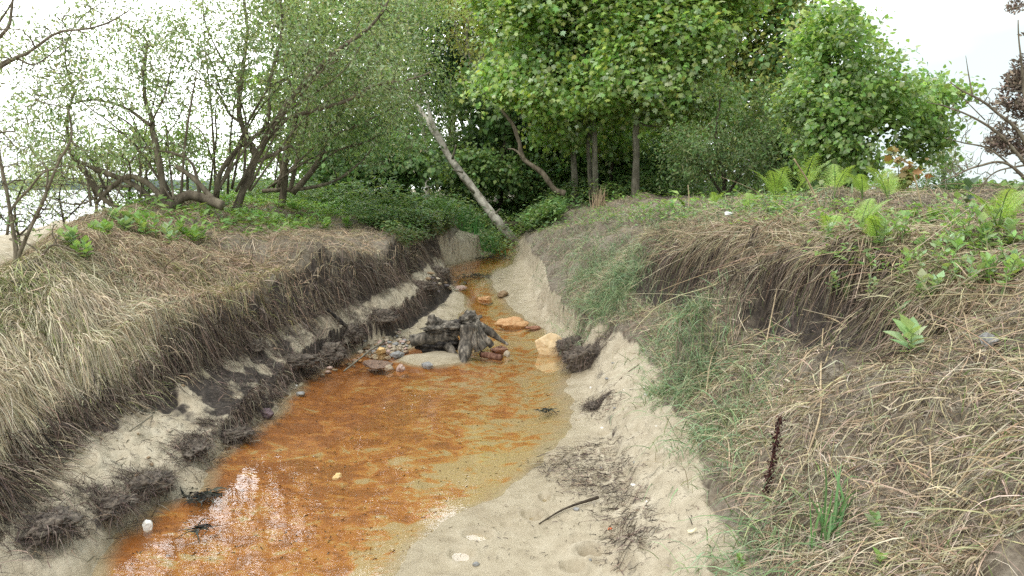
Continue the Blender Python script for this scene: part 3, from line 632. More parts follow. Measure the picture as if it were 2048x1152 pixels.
# ------------------------------------------------------------------ trees
def ipts(L, Y): return np.array([at(p[0], p[1], Y+(p[2] if len(p) > 2 else 0)) for p in L])
def fan(bx, by, n, x0, x1, y0, y1, r=.017):
    out = []
    for k in range(n):
        b = bx+rng.uniform(-45, 45); tx = x0+(x1-x0)*(k+rng.random())/n; ty = rng.uniform(y0, y1); m = rng.uniform(.35, .6); d = rng.uniform(-.5, .6)
        out.append(([(b, by+rng.uniform(-18, 0), rng.uniform(-.3, .4)), (b+(tx-b)*m*.8, by+(ty-by)*m-15, d*.6), (b+(tx-b)*.8+rng.uniform(-20, 20), by+(ty-by)*.8, d), (tx, ty, d*1.2)], r*rng.uniform(.8, 1.7), .005))
    return out
def tree(name, label, cat, Y, limbs, blobs, ncl, nl, lsize, cols, tpl=T_SMALL, mat='leaf', bk='bark', group=None, spread=.16, gap=-.12, gs=1.4, sink=True, part='limb', up=.6, tw=1.0, crown='crown'):
    first = ipts(limbs[0][0], Y); base = first[0].copy()
    if sink:
        base[2] = H(base[0], base[1])-.03; first[0] = base
    root = thing(name, label, cat, base, group)
    nodes, nr, own, acc = [], [], [], []
    for k, (pl, r0, r1) in enumerate(limbs):
        p = first if k == 0 else ipts(pl, Y)
        if sink and k > 0 and len(pl[0]) > 3: p[0, 2] = H(p[0, 0], p[0, 1])-.03
        V, F, c, r = limb_tube(p, r0*.68, r1*.75)
        nodes.append(c[4:]); nr.append(r[4:]); own.append(np.full(len(c)-4, k)); acc.append((V, F))
    nodes = np.concatenate(nodes); nr = np.concatenate(nr); own = np.concatenate(own)
    wts = np.array([b[6] if len(b) > 6 else b[2]*b[3] for b in blobs], float); wts /= wts.sum()
    pts = []
    while sum(len(q) for q in pts) < ncl:
        i = rng.choice(len(blobs), p=wts, size=ncl); b = np.array([q[:6] for q in blobs], float)[i]
        d = nrm(rng.normal(size=(ncl, 3)))*(rng.random((ncl, 1))**.42)
        c = at(b[:, 0], b[:, 1], b[:, 4]); s = b[:, 4]/FPX
        q = c+d*np.stack([b[:, 2]*s, b[:, 5], b[:, 3]*s], 1)
        keep = (fbm(q[:, 0]*gs, q[:, 1]*gs, q[:, 2]*gs, 3, 61+len(ROOTS) % 50) > gap) & (q[:, 2] > H(q[:, 0], q[:, 1])+.12)
        pts.append(q[keep])
        if not keep.any(): break
    pts = np.concatenate(pts)[:ncl]
    dist = np.min(np.linalg.norm(pts[:, None]-nodes[None, ::2], axis=2), 1); pts = pts[np.argsort(dist)]
    PP, RR, ends, mids = [], [], [], []
    K = 6; t = np.linspace(0, 1, K)[:, None]
    cap_ = len(nodes)+len(pts)*3; NB = np.zeros((cap_, 3)); NR = np.zeros(cap_); cnt = len(nodes); NB[:cnt] = nodes; NR[:cnt] = nr; NO = np.zeros(cap_, int); NO[:cnt] = own; WO = []
    for e in pts:
        dv = e-NB[:cnt]; d = np.sqrt((dv**2).sum(1))+.9*np.maximum(-dv[:, 2], 0)*.5
        j = int(np.argmin(d)); q = NB[j]; L = np.linalg.norm(e-q)+1e-4
        bend = rng.normal(0, .12*L, 3); bend[2] += .10*L*up
        pth = q*(1-t)+e*t+bend*np.sin(t*math.pi)+rng.normal(0, .02*L, (K, 3))*(t > 0)*(t < 1)
        r0 = min(NR[j]*.8, (.004+.010*L)*tw); r1 = .003*tw
        PP.append(pth); RR.append(np.linspace(r0, min(r1, r0), K))
        NB[cnt:cnt+3] = pth[[2, 4, 5]]; NR[cnt:cnt+3] = RR[-1][[2, 4, 5]]; NO[cnt:cnt+3] = NO[j]; WO.append(NO[j]); cnt += 3
    PP = np.array(PP); RR = np.array(RR)
    WO = np.array(WO)
    for k, (V, F) in enumerate(acc):
        A = Acc(); A.add(V, F); m = WO == k
        if m.any(): A.add(*tubes(PP[m], RR[m], 4))
        A.build('trunk' if k == 0 else part, M[bk], root, True)
    if nl:
        n = len(PP)*nl; ii = np.repeat(np.arange(len(PP)), nl); tt = rng.random(n)**.6*5; k0 = np.minimum(tt.astype(int), 4); f = (tt-k0)[:, None]
        Q = PP[ii, k0]*(1-f)+PP[ii, k0+1]*f
        Q = Q+rng.normal(0, spread, (n, 3))*np.array([1, 1, .8])*(.35+.65*(tt/5))[:, None]
        cen = pts.mean(0); a = rng.normal(size=(n, 3)); D = nrm(Q-cen)*.5+a*.6; D[:, 2] -= .25
        sg_ = .3 if tpl is T_MAPLE else .45; Nn = nrm(Q-cen)*.4+rng.normal(0, sg_, (n, 3)); Nn[:, 2] += .8; Nn[:, 1] -= .15
        tint = np.clip(1+.7*fbm(pts[ii, 0]*2, pts[ii, 1]*2, pts[ii, 2]*2, 2, 71), .5, 1.6)[:, None]
        A = Acc(); A.add(*leaf_mesh(Q, D, Nn, lsize*(.6+.8*rng.random(n)), *tpl, hsvj(cols, n, .28, .13)*tint)); A.build(crown, M[mat], root)
    return root
MAPLE = np.array([(.28, .43, .13), (.35, .49, .16), (.22, .37, .11), (.44, .55, .32), (.36, .44, .12)])  # the palest tone puts whitish leaf highlights into the colour
WILLOW = np.array([(.28, .37, .18), (.34, .42, .24), (.21, .30, .13), (.40, .46, .30)])
FRESH = np.array([(.24, .36, .10), (.29, .39, .13), (.18, .30, .085)])
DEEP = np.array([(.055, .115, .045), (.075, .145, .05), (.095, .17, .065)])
MID = np.array([(.13, .22, .08), (.17, .27, .1), (.13, .22, .08), (.08, .15, .055), (.17, .25, .1)])
OLIVE = np.array([(.2, .25, .11), (.25, .29, .14), (.16, .2, .09)])
GOLD = np.array([(.33, .36, .11), (.28, .31, .09), (.4, .42, .15)])
POPL = np.array([(.25, .39, .12), (.31, .45, .16), (.19, .32, .10), (.38, .5, .25)])
# left: spreading willow on the crest of the left bank
tree('willow_tree', 'spreading multi-stemmed willow with grey-green leaves on the crest of the left bank', 'tree', 9.3,
     [([(462,405),(500,345),(520,300),(560,232),(610,165),(655,120),(730,60),(780,0)], .082, .02),
      ([(512,312),(482,240),(486,170),(490,70),(478,-50)], .06, .02), ([(518,298),(575,238),(680,205),(760,168),(860,145)], .05, .012),
      ([(432,395),(441,345),(475,298),(528,252),(540,160),(560,60),(555,-60)], .055, .018), ([(510,325),(560,302),(582,292)], .04, .02),
      ([(482,246),(458,225),(440,190),(400,160),(368,170)], .03, .008), ([(444,190),(420,120),(390,85),(350,70)], .018, .006),
      ([(590,190),(570,140),(560,80),(520,20)], .022, .008), ([(486,180),(440,110),(410,40),(400,-40)], .02, .008)]+fan(460, 395, 13, 360, 790, 20, 260),
     [(520,70,170,150,9.3,1.3), (640,120,170,150,9.5,1.3), (440,130,90,120,9.2,1), (600,0,200,60,9.4,1.3), (760,130,90,130,9.6,1), (560,280,110,40,9.6,.9)],
     1250, 14, .054, WILLOW, spread=.13, gap=-.14, gs=1.6, tw=1.7)
tree('willow_tree', 'low twisted willow with arching trunks sprawling over the mound edge', 'tree', 8.2,
     [([(335,418),(322,350),(306,272),(300,240),(285,170),(292,90)], .065, .018), ([(330,418),(372,393),(410,397),(445,410)], .085, .07),
      ([(338,415),(302,372),(262,354),(228,370),(196,400)], .055, .03), ([(318,418),(270,372),(205,346),(170,332),(140,312),(128,255),(150,180)], .055, .014),
      ([(432,405),(382,352),(352,330)], .05, .03), ([(400,390),(385,330),(350,308),(290,296),(270,297)], .03, .01), ([(165,335),(205,395),(235,415)], .05, .04),
      ([(300,250),(250,215),(190,200),(140,210)], .03, .01), ([(150,190),(130,110),(160,40),(240,-20)], .016, .006), ([(300,250),(330,190),(345,120)], .02, .006),
      ([(270,372),(180,372),(110,350),(60,365)], .022, .006), ([(228,372),(160,410),(90,395)], .02, .006)]+fan(320, 405, 9, 90, 420, 110, 300)+fan(215, 412, 7, 20, 330, 180, 330, .014),
     [(260,190,120,90,8.2,.9), (200,120,100,110,8.2,.9), (330,110,90,80,8.3,.8), (180,290,130,60,8.3,1), (300,300,120,45,8.5,1), (270,50,140,60,8.3,1), (90,250,80,120,8.1,1), (60,110,80,90,8,.8)],
     1100, 11, .05, WILLOW, spread=.12, gap=-.13, gs=1.8, tw=1.7)
tree('willow_tree', 'dense willow with a peeling pale stem behind the left mound', 'tree', 10.8,
     [([(560,390),(573,340),(572,300),(590,240),(620,150),(640,40)], .08, .02), ([(580,385),(600,290),(612,240),(616,190),(600,90)], .05, .014), ([(585,386),(630,335),(662,270),(692,212),(740,130),(770,40)], .07, .016),
      ([(525,382),(615,376),(680,356),(732,310),(760,268)], .045, .012), ([(575,345),(600,328),(625,326)], .03, .015), ([(700,200),(780,180),(860,190)], .025, .008), ([(660,272),(740,250),(820,270)], .022, .006)]+fan(575, 385, 7, 580, 840, 120, 290),
     [(720,180,150,150,11,1.4), (650,60,170,140,11,1.4), (790,90,90,150,11.3,1.2), (740,290,130,55,11,1.1), (640,250,90,80,11.2,1.1), (720,-10,180,60,11.2,1.3)],
     1000, 20, .06, np.concatenate([WILLOW, MID]), spread=.14, gap=-.16, tw=1.5)
tree('leafy_shrub', 'yellow-green leafy shrub glowing behind the twisted willow', 'shrub', 10.8,
     [([(375,395),(372,340),(368,290)], .04, .015), ([(372,350),(330,290)], .02, .008)], [(350,270,110,75,10.8,.9), (420,300,70,50,10.8,.8), (280,300,60,45,10.8,.7)], 200, 22, .06, FRESH, spread=.14)
tree('leafy_shrub', 'grey-green leafy shrub on the shore behind the forking grey stems', 'shrub', 11.5, [([(190,415),(192,360),(200,320)], .04, .015), ([(190,400),(150,340)], .02, .008)], [(190,340,110,60,11.5,.9), (110,370,80,45,11.5,.8)], 240, 14, .06, WILLOW, spread=.14, tw=1.5)
tree('leafy_shrub', 'yellow-green leafy shrub seen between the stems of the big willow', 'shrub', 12.5,
     [([(565,392),(560,330),(545,260),(550,190)], .045, .015), ([(560,330),(600,270)], .02, .008)], [(550,230,90,110,12.6,1), (470,310,70,50,12.4,.8), (620,220,60,100,12.6,.8)], 240, 22, .065, FRESH, spread=.15)
# bare shrub at the left edge
tree('bare_shrub', 'bare crooked shrub with forking grey stems at the left edge', 'shrub', 4.7,
     [([(-8,585),(25,545),(34,512),(28,478),(14,385),(2,325),(-8,250)], .026, .010), ([(30,528),(55,470),(90,400),(120,322),(140,270),(135,220)], .02, .006), ([(30,535),(75,522),(108,492),(150,502)], .015, .006),
      ([(20,478),(60,492),(100,532)], .011, .006), ([(14,470),(22,420),(60,375),(85,345),(120,330)], .014, .006), ([(25,545),(60,530),(80,527)], .011, .005), ([(90,402),(95,345),(85,330)], .01, .005)],
     [(60,330,110,110,4.7,.5), (10,220,80,110,4.7,.5), (60,440,80,50,4.8,.4), (150,330,60,60,4.9,.4)], 190, 2, .03, WILLOW, bk='twigbark', spread=.05, gap=-.4, tw=1.3)
tree('bare_tree', 'thin bare branches with tiny buds reaching in from the top left corner', 'tree', 5.2,
     [([(-250,520),(-190,300),(-80,180),(0,135),(55,105),(110,62),(200,50),(262,20)], .03, .005), ([(-120,220),(-40,110),(15,60),(30,-20)], .03, .008), ([(-60,165),(20,120),(70,130),(125,90)], .016, .004), ([(-90,190),(0,260),(40,300)], .012, .004), ([(-60,120),(10,30),(50,-40)], .014, .005)],
     [(40,110,130,130,5.2,.6), (-60,200,100,160,5.2,.6), (130,30,120,70,5.2,.5)], 200, 3, .028, WILLOW, bk='twigbark', spread=.06, gap=-.5, tw=1.2)
for i, (px, py, Y, lab) in enumerate([(40,470,8.5,'tangled leafless shrub on the shore left of the mound, by the picture edge'), (130,440,9.5,'tangled leafless shrub on the shore behind the grey forking stems'), (285,418,10.5,'tangled leafless shrub under the arching trunk of the twisted willow'), (215,425,11,'tangled leafless shrub in front of the bright sea, beside the twisted willow')]):
    tree('bare_shrub', lab, 'shrub', Y, [([(px,py),(px-10,py-50),(px+10,py-110)], .02, .008), ([(px,py),(px-40,py-40),(px-60,py-80)], .016, .005), ([(px,py),(px+40,py-40),(px+60,py-70)], .016, .005)],
         [(px,py-80,110,75,Y,.9), (px-10,py-30,110,35,Y,.8)], 360, 2, .04, WILLOW, bk='darkbark', group='leafless shrubs on the left shore', spread=.08, gap=-.5, tw=2)
# the middle: maples over the stream, with star leaves
tree('maple_tree', 'slim maple with a reddish-brown trunk and star leaves left in the stand', 'maple', 15.2,
     [([(1152,395),(1146,330),(1137,215),(1130,90),(1112,-20),(1105,-60)], .10, .04), ([(1137,215),(1090,160),(1020,180),(965,185)], .04, .012), ([(1128,80),(1060,30),(1010,20)], .035, .012)],
     [(1060,60,110,90,15,1.4), (1000,175,60,40,14.6,.7), (1090,150,110,55,14.8,1.1), (1080,-10,150,70,15.2,1.5), (1130,250,70,40,15,.8)], 740, 44, .084, MAPLE, T_MAPLE, 'gloss', 'palebark', 'maples in the middle stand', spread=.19, gap=.0, gs=1.3)
tree('maple_tree', 'twin-stemmed maple with spreading star-leaved boughs in the middle of the stand', 'maple', 14.6,
     [([(1192,395),(1189,320),(1183,210),(1165,110),(1162,0),(1165,-60)], .09, .04), ([(1184,394,.2),(1178,320,.2),(1181,212,.2)], .07, .05), ([(1170,130),(1225,70),(1250,0)], .04, .012), ([(1182,210),(1120,180),(1060,130)], .03, .01), ([(1182,205),(1230,180),(1270,200)], .03, .01)],
     [(1170,170,130,60,14.3,1.2), (1210,60,110,90,14.5,1.4), (1200,-10,140,70,14.6,1.5), (1110,200,80,30,14,.8), (1290,200,50,30,14.2,.6)], 760, 44, .084, MAPLE, T_MAPLE, 'gloss', 'palebark', 'maples in the middle stand', spread=.19, gap=.0, gs=1.3)
tree('maple_tree', 'maple with the palest straightest trunk and a low arching bough on its right', 'maple', 14,
     [([(1271,398),(1270,330),(1273,240),(1290,120),(1305,0),(1310,-60)], .11, .045), ([(1273,243),(1300,252),(1345,250),(1380,225),(1415,198)], .035, .012), ([(1290,120),(1350,60),(1380,0)], .04, .015), ([(1282,170),(1350,130),(1420,140)], .03, .01), ([(1276,215),(1240,180),(1200,190)], .025, .01)],
     [(1350,90,120,110,14,1.4), (1310,190,110,45,13.6,1), (1430,210,50,22,13.8,.6), (1380,0,150,60,14,1.4), (1430,120,60,70,14,.9), (1250,130,70,60,13.8,1)], 760, 44, .084, MAPLE, T_MAPLE, 'gloss', 'palebark', 'maples in the middle stand', spread=.19, gap=.0, gs=1.3)
tree('maple_tree', 'thin young maple between the twin-stemmed and pale-trunked maples', 'maple', 16.2,
     [([(1218,390),(1224,320),(1232,240),(1240,120),(1245,20)], .06, .02), ([(1166,390,.6),(1162,310,.6),(1152,230,.6)], .045, .03)], [(1240,120,90,90,16.2,1), (1250,20,90,70,16.2,1), (1230,270,80,40,16.2,.8)], 320, 30, .105, MAPLE, T_MAPLE, 'gloss', 'darkbark', 'maples in the middle stand', spread=.25)
tree('dark_tree', 'leaning brown trunked tree in the dark gap behind the stream', 'tree', 17,
     [([(996,385),(1006,320),(1012,260),(1010,180)], .1, .05), ([(1010,250),(1040,210)], .04, .02)], [(1000,200,90,70,17.5,1.2), (1020,270,80,40,17.5,1)], 160, 22, .12, MID, T_BROAD, bk='darkbark', spread=.25)
tree('birch_tree', 'pale green birch with a thin white stem beyond the leaning trunk', 'tree', 17.5,
     [([(856,395),(852,330),(836,200),(818,80),(812,-60)], .09, .03), ([(918,385,.5),(912,330,.5),(905,240,.5),(900,160,.5)], .07, .03), ([(836,200),(800,120)], .03, .01), ([(905,240,.5),(940,180,.5)], .03, .01)],
     [(810,90,80,110,17.6,1.2), (840,0,110,60,17.8,1.2), (790,230,60,60,17.5,.9), (900,190,60,70,17.6,1), (870,280,70,50,17.4,.9)], 420, 22, .085, np.concatenate([FRESH, WILLOW]), T_SMALL, bk='birch', spread=.22)
tree('conifer_tree', 'tall very dark evergreen rising at the back above the stream', 'tree', 24,
     [([(905,390),(905,200),(905,0),(905,-100)], .22, .05), ([(905,100),(960,60)], .06, .02)], [(905,50,90,120,24,2), (900,-50,80,90,24,1.8), (960,150,70,60,24,1.6), (880,170,60,60,24,1.6)], 460, 34, .15, DEEP*.8, T_SMALL, bk='darkbark', spread=.35, gap=-.25)
tree('budding_tree', 'tree with golden-green young leaves and bare looking limbs near the dark evergreen', 'tree', 20,
     [([(950,390),(945,280),(940,140),(935,40),(930,-120)], .1, .03), ([(941,150),(975,90),(985,20)], .04, .015), ([(940,130),(915,80),(905,20)], .035, .012)], [(950,70,70,100,19.8,1.2), (940,0,80,50,20,1), (960,180,60,50,20,1)], 230, 15, .10, GOLD, T_SMALL, bk='palebark', spread=.22, gap=-.1)
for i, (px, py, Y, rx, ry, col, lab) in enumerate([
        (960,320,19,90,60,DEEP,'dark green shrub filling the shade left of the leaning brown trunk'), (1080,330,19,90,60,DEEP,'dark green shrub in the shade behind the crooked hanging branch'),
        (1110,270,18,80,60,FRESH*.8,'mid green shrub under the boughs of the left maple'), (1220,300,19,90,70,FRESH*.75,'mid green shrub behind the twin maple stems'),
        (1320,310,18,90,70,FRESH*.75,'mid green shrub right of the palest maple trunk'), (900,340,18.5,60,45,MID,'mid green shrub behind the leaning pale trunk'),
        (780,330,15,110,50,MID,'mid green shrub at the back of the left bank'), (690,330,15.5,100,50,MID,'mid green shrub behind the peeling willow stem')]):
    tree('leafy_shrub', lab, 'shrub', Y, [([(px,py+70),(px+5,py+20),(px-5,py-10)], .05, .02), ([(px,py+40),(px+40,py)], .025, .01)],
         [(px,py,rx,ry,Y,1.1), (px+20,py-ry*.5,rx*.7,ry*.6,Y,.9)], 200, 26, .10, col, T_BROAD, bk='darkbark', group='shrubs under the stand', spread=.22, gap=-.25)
for px, py, Y, rx, ry, lab in [(960,350,16.4,70,40,'light green bush at the head of the stream, left of the leaning brown trunk'), (1065,355,16.6,70,38,'light green bush at the foot of the crooked branch'), (1175,345,17.2,70,48,'light green bush behind the feet of the twin-stemmed maple'),
        (1250,340,17,60,50,'light green bush between the thin maple and the pale maple'), (1330,345,16,60,45,'light green bush at the right foot of the pale maple'), (1590,310,13,55,70,'light green bush joining the thicket and the round glossy tree')]:
    tree('leafy_shrub', lab, 'shrub', Y, [([(px,py+50),(px+4,py+15),(px-4,py-8)], .04, .016), ([(px,py+30),(px+30,py)], .02, .008)], [(px,py,rx,ry,Y,.9), (px-15,py-ry*.5,rx*.7,ry*.6,Y,.8)], 210, 26, .085, np.concatenate([FRESH*.85, MID*1.15]), T_BROAD, bk='bark', group='light green bushes under the stand', spread=.18, gap=-.25)
for i, (px, Y, top, rx, col, lab) in enumerate([
        (650,23,10,140,MID,'tall background tree behind the peeling willow'), (790,25,0,130,MID,'tall background tree behind the birch'), (1010,25,0,110,DEEP*1.2,'tall background tree behind the left maple'),
        (1130,26,0,130,MID,'tall background tree behind the twin maple'), (1280,25,0,130,MID,'tall background tree behind the pale maple'), (1440,21,-20,140,GOLD*.9,'tall yellow-green background tree above the fine-leaved thicket'),
        (1560,20,-10,120,np.concatenate([GOLD, MID*1.2])*1.15,'thin-topped yellowish tree behind the round glossy tree')]):
    tree('background_tree', lab, 'tree', Y, [([(px,395),(px+6,250),(px-5,100),(px,top-60)], .14, .04), ([(px,230),(px+60,120)], .06, .02), ([(px,200),(px-60,80)], .06, .02)],
         [(px,300,rx,80,Y,1.8), (px,170,rx,110,Y,2), (px,40,rx*.9,110,Y,2), (px,top-20,rx*.75,100,Y,1.8)], 420, 26, .14, col, T_BROAD, bk='darkbark', group='tall trees at the back', spread=.36, gap=-.16, gs=.7)
tree('thicket_shrub', 'fine-leaved dark olive thicket left of the round glossy tree', 'shrub', 12.2,
     [([(1450,400),(1445,340),(1430,280),(1440,200)], .06, .02), ([(1450,395),(1500,320),(1540,260)], .04, .012), ([(1448,395),(1400,320),(1370,270)], .04, .012), ([(1530,400),(1540,340),(1530,280)], .03, .01)],
     [(1440,290,110,80,12.2,1.1), (1520,310,80,70,12.2,1), (1370,310,60,60,12.2,.9), (1540,230,60,60,12.4,.8), (1450,200,90,50,12.4,.9)], 620, 22, .055, np.concatenate([OLIVE, MID]), bk='darkbark', spread=.13, gap=-.2)
tree('poplar_tree', 'round-crowned tree with glossy broad leaves on the right skyline', 'tree', 9.6,
     [([(1690,410),(1692,340),(1680,250),(1660,150),(1650,60)], .07, .02), ([(1690,345),(1760,270),(1830,230),(1890,190)], .045, .01), ([(1688,330),(1620,250),(1600,180)], .035, .01), ([(1690,330),(1740,200),(1740,120)], .035, .01), ([(1692,350),(1780,310),(1860,280)], .03, .008)],
     [(1660,90,85,80,9.6,.9), (1740,210,130,100,9.5,1), (1640,220,80,110,9.6,.9), (1830,215,85,60,9.5,.7), (1700,310,120,60,9.4,.9), (1840,290,60,40,9.5,.5), (1905,185,35,18,9.5,.3), (1880,255,40,25,9.5,.4)],
     900, 26, .06, POPL, T_BROAD, 'gloss', 'darkbark', spread=.11, gap=-.05, gs=2.2)
tree('leafy_shrub', 'small dense green shrub right of the glossy tree on the skyline', 'shrub', 12, [([(1890,410),(1888,370),(1890,345)], .03, .01), ([(1890,390),(1915,360)], .015, .006)], [(1885,370,40,30,12,.5), (1920,385,50,18,12,.5)], 90, 26, .06, MID, spread=.1, gap=-.4)
tree('weeping_tree', 'pale feathery drooping tree far off at the right', 'tree', 30, [([(1885,395),(1886,350),(1885,320)], .1, .04), ([(1886,345),(1910,330)], .04, .02)], [(1890,325,40,16,30,.8), (1905,340,25,16,30,.6)], 60, 14, .15, np.array([(.3, .33, .24), (.24, .28, .19)]), spread=.3, bk='palebark')
for i, (px, lab) in enumerate([(1950,'far rounded tree on the right horizon, nearest the glossy tree'), (2000,'far rounded tree on the right horizon, behind the dead branches'), (2060,'far rounded tree at the right picture edge')]):
    tree('far_tree', lab, 'tree', 70, [([(px,400),(px,388),(px,378)], .3, .15), ([(px,390),(px+8,380)], .15, .1)], [(px,388,32,13,70,2), (px+12,392,28,10,70,2)], 110, 12, .6, MID*1.15, T_BROAD, group='far trees on the right horizon', spread=.5, gap=-.5, bk='darkbark')
# dead gorse at the right edge: grey branches and brown dead clumps
g = tree('dead_gorse', 'dead gorse bush with bare grey branches and brown withered clumps at the right edge', 'bush', 4.6,
     [([(2130,470),(2080,360),(2040,270),(1990,220),(1940,190),(1900,165)], .028, .004), ([(2085,370),(2010,280),(1950,235),(1890,212),(1855,208)], .018, .003), ([(2100,410),(2020,330),(1960,330),(1910,350),(1880,365)], .016, .003), ([(2090,400),(2040,350),(1980,300),(1930,285),(1890,275)], .014, .003),
      ([(2110,440),(2040,410),(1980,395),(1920,392)], .016, .003), ([(2060,320),(2050,200),(2040,110),(2035,40)], .016, .004), ([(2050,330),(1990,345),(1950,385),(1930,400)], .010, .002), ([(1945,192),(1938,150),(1932,112)], .007, .002), ([(2110,450),(2060,430),(2000,440),(1970,420)], .012, .003), ([(1970,240),(1930,200),(1918,190)], .006, .002)],
     [(2000,260,80,90,4.6,.3), (1960,350,80,55,4.6,.3), (2040,380,50,60,4.6,.3), (1930,220,60,50,4.6,.2)], 190, 0, .03, GOLD, bk='twigbark', spread=.04, gap=-.6, tw=1.0)
def gorse_clumps():
    B = [(2030,170,22,26), (2020,210,40,22), (2045,150,16,40), (2010,270,30,26), (2035,300,26,24), (1990,285,14,24), (2045,240,16,40), (2040,10,10,16), (2040,75,6,8)]
    A = Acc()
    for px, py, rx, ry in B:
        n = int(900*rx*ry/900)+80; d = nrm(rng.normal(size=(n, 3)))*rng.random((n, 1))**.5
        c = at(px, py, 4.7); s = 4.7/FPX; Q = c+d*np.array([rx*s, .12, ry*s])
        kk = fbm(Q[:, 0]*14, Q[:, 1]*14, Q[:, 2]*14, 2, 77) > .02; Q = Q[kk]; n = len(Q)
        A.add(*leaf_mesh(Q, rng.normal(size=(n, 3))+np.array([-.4, 0, .5]), rng.normal(size=(n, 3)), .02+.02*rng.random(n), *T_SMALL, hsvj(np.array([(.24, .19, .15), (.33, .27, .21), (.17, .13, .105)]), n, .3, .08)))
    A.build('withered_clumps', M['twig'], g)
gorse_clumps()

# leaning dead trunk over the stream
def leaning():
    b = wpt(1036, 486, .0); p = np.array([b+np.array([.05, 0, -.15]), at(1010, 462, 14.3), at(960, 398, 14.4), at(912, 330, 14.5), at(872, 268, 14.6), at(838, 222, 14.7), at(818, 195, 14.8)])
    root = thing('leaning_trunk', 'pale leaning birch trunk slanting up over the stream', 'tree trunk', b)
    V, F, c, r = limb_tube(p, .105, .036, 40, 12, .08, wob=.35); obj('trunk', V, F, M['birch'], root, None, True)
    q = np.array([at(884, 285, 14.6), at(868, 255, 14.55), at(858, 225, 14.5), at(853, 195, 14.5)])
    V, F, c, r = limb_tube(q, .06, .025, 16, 8); obj('branch', V, F, M['birch'], root, None, True)
    for (a, b2, rr) in (((948,385),(920,355),.03), ((985,432),(1000,418),.03), ((925,345),(905,340),.02), ((905,318),(912,290),.03)):
        V, F, c, r = limb_tube(np.array([at(*a, 14.35), at(*b2, 14.2)]), rr, rr*.5, 6, 6); obj('stub', V, F, M['palebark'], root, None, True)
leaning()
def crooked():
    p = ipts([(1130,388),(1108,378),(1085,348),(1050,320),(1038,285),(1022,250),(1000,215)], 14.2)
    root = thing('crooked_branch', 'crooked bare branch propped on the ground left of the maples', 'branch', p[0])
    V, F, c, r = limb_tube(p, .06, .03, 30, 8); obj('stem', V, F, M['bark'], root, None, True)
    V, F, c, r = limb_tube(ipts([(1050,320),(1030,300),(1015,298)], 14.2), .025, .01, 8, 6); obj('side_twig', V, F, M['bark'], root, None, True)
crooked()

# ------------------------------------------------------------------ driftwood stump in the stream
def stump():
    def w(px, py, Y): return at(px, py, Y)
    base = wpt(905, 705); Y0 = base[1]
    root = thing('driftwood_stump', 'weathered driftwood stump with splayed roots standing on the sand bar', 'tree stump', base)
    # body: a lumpy wedge, built as a bumpy blob of rings between the left log and the crown
    def blob(c, ax, noise_=.22, seed=1, n=26):
        th = np.linspace(0, math.pi, n); ph_ = np.linspace(0, 2*math.pi, 2*n, endpoint=False); T, Ph = np.meshgrid(th, ph_, indexing='ij')
        d = np.stack([np.sin(T)*np.cos(Ph), np.sin(T)*np.sin(Ph), np.cos(T)], -1)
        r = 1+noise_*2*fbm(d[..., 0]*2.5, d[..., 1]*2.5, d[..., 2]*2.5, 4, seed)+noise_*.8*np.abs(fbm(d[..., 0]*9, d[..., 1]*9, d[..., 2]*5, 3, seed+3))
        V = c+d*r[..., None]*np.array(ax); m = 2*n; i = np.arange(n*m).reshape(n, m); nx = np.roll(i, -1, 1)
        return V.reshape(-1, 3), [np.stack([i[:-1], i[1:], nx[1:], nx[:-1]], -1).reshape(-1, 4)]
    A = Acc(); A.add(*blob(w(880, 688, Y0+.03), (.20, .12, .09), .38, 2)); A.add(*blob(w(930, 655, Y0+.05), (.12, .11, .06), .45, 5)); A.build('body', M['driftdark'], root, True)
    A = Acc(); A.add(*blob(w(905, 656, Y0), (.22, .13, .055), .5, 9)); A.add(*blob(w(868, 648, Y0), (.06, .06, .07), .5, 12)); A.add(*blob(w(938, 640, Y0+.02), (.09, .08, .06), .6, 15)); A.build('crown_wood', M['drift'], root, True)
    for px, py, dx, dz in ((925,640,.01,.05), (940,636,.03,.04), (912,644,-.02,.04), (868,640,-.02,.05), (952,645,.04,.03), (895,648,0,.03)):
        a = w(px, py+6, Y0-.02); V, F, c, r = limb_tube(np.array([a, a+np.array([dx*.5, 0, dz*.6]), a+np.array([dx, -.01, dz])]), .022, .004, 8, 6, .2); obj('splinter', V, F, M['driftdark'], root, None, True)
    roots_ = [([(915,668,-.02),(875,674,-.04),(842,680,-.05),(822,684,-.05)], .075, .05), ([(938,655,-.12),(932,690,-.2),(928,720,-.34),(925,744,-.42)], .085, .02), ([(945,655,-.1),(955,680,-.14),(968,698,-.16)], .05, .042),
              ([(948,650,-.08),(970,675,-.1),(985,692,-.1)], .042, .032), ([(950,648,-.02),(980,665,-.02),(1000,680,0),(1016,690,0)], .05, .012), ([(948,652,-.12),(948,685,-.2),(955,703,-.2)], .035, .03), ([(895,690,-.1),(905,705,-.14),(915,716,-.16)], .05, .02)]
    for pl, r0, r1 in roots_:
        V, F, c, r = limb_tube(np.array([w(px, py, Y0+o) for px, py, o in pl]), r0, r1, 26, 12, .2); obj('root', V, F, M['drift'], root, None, True)
stump()

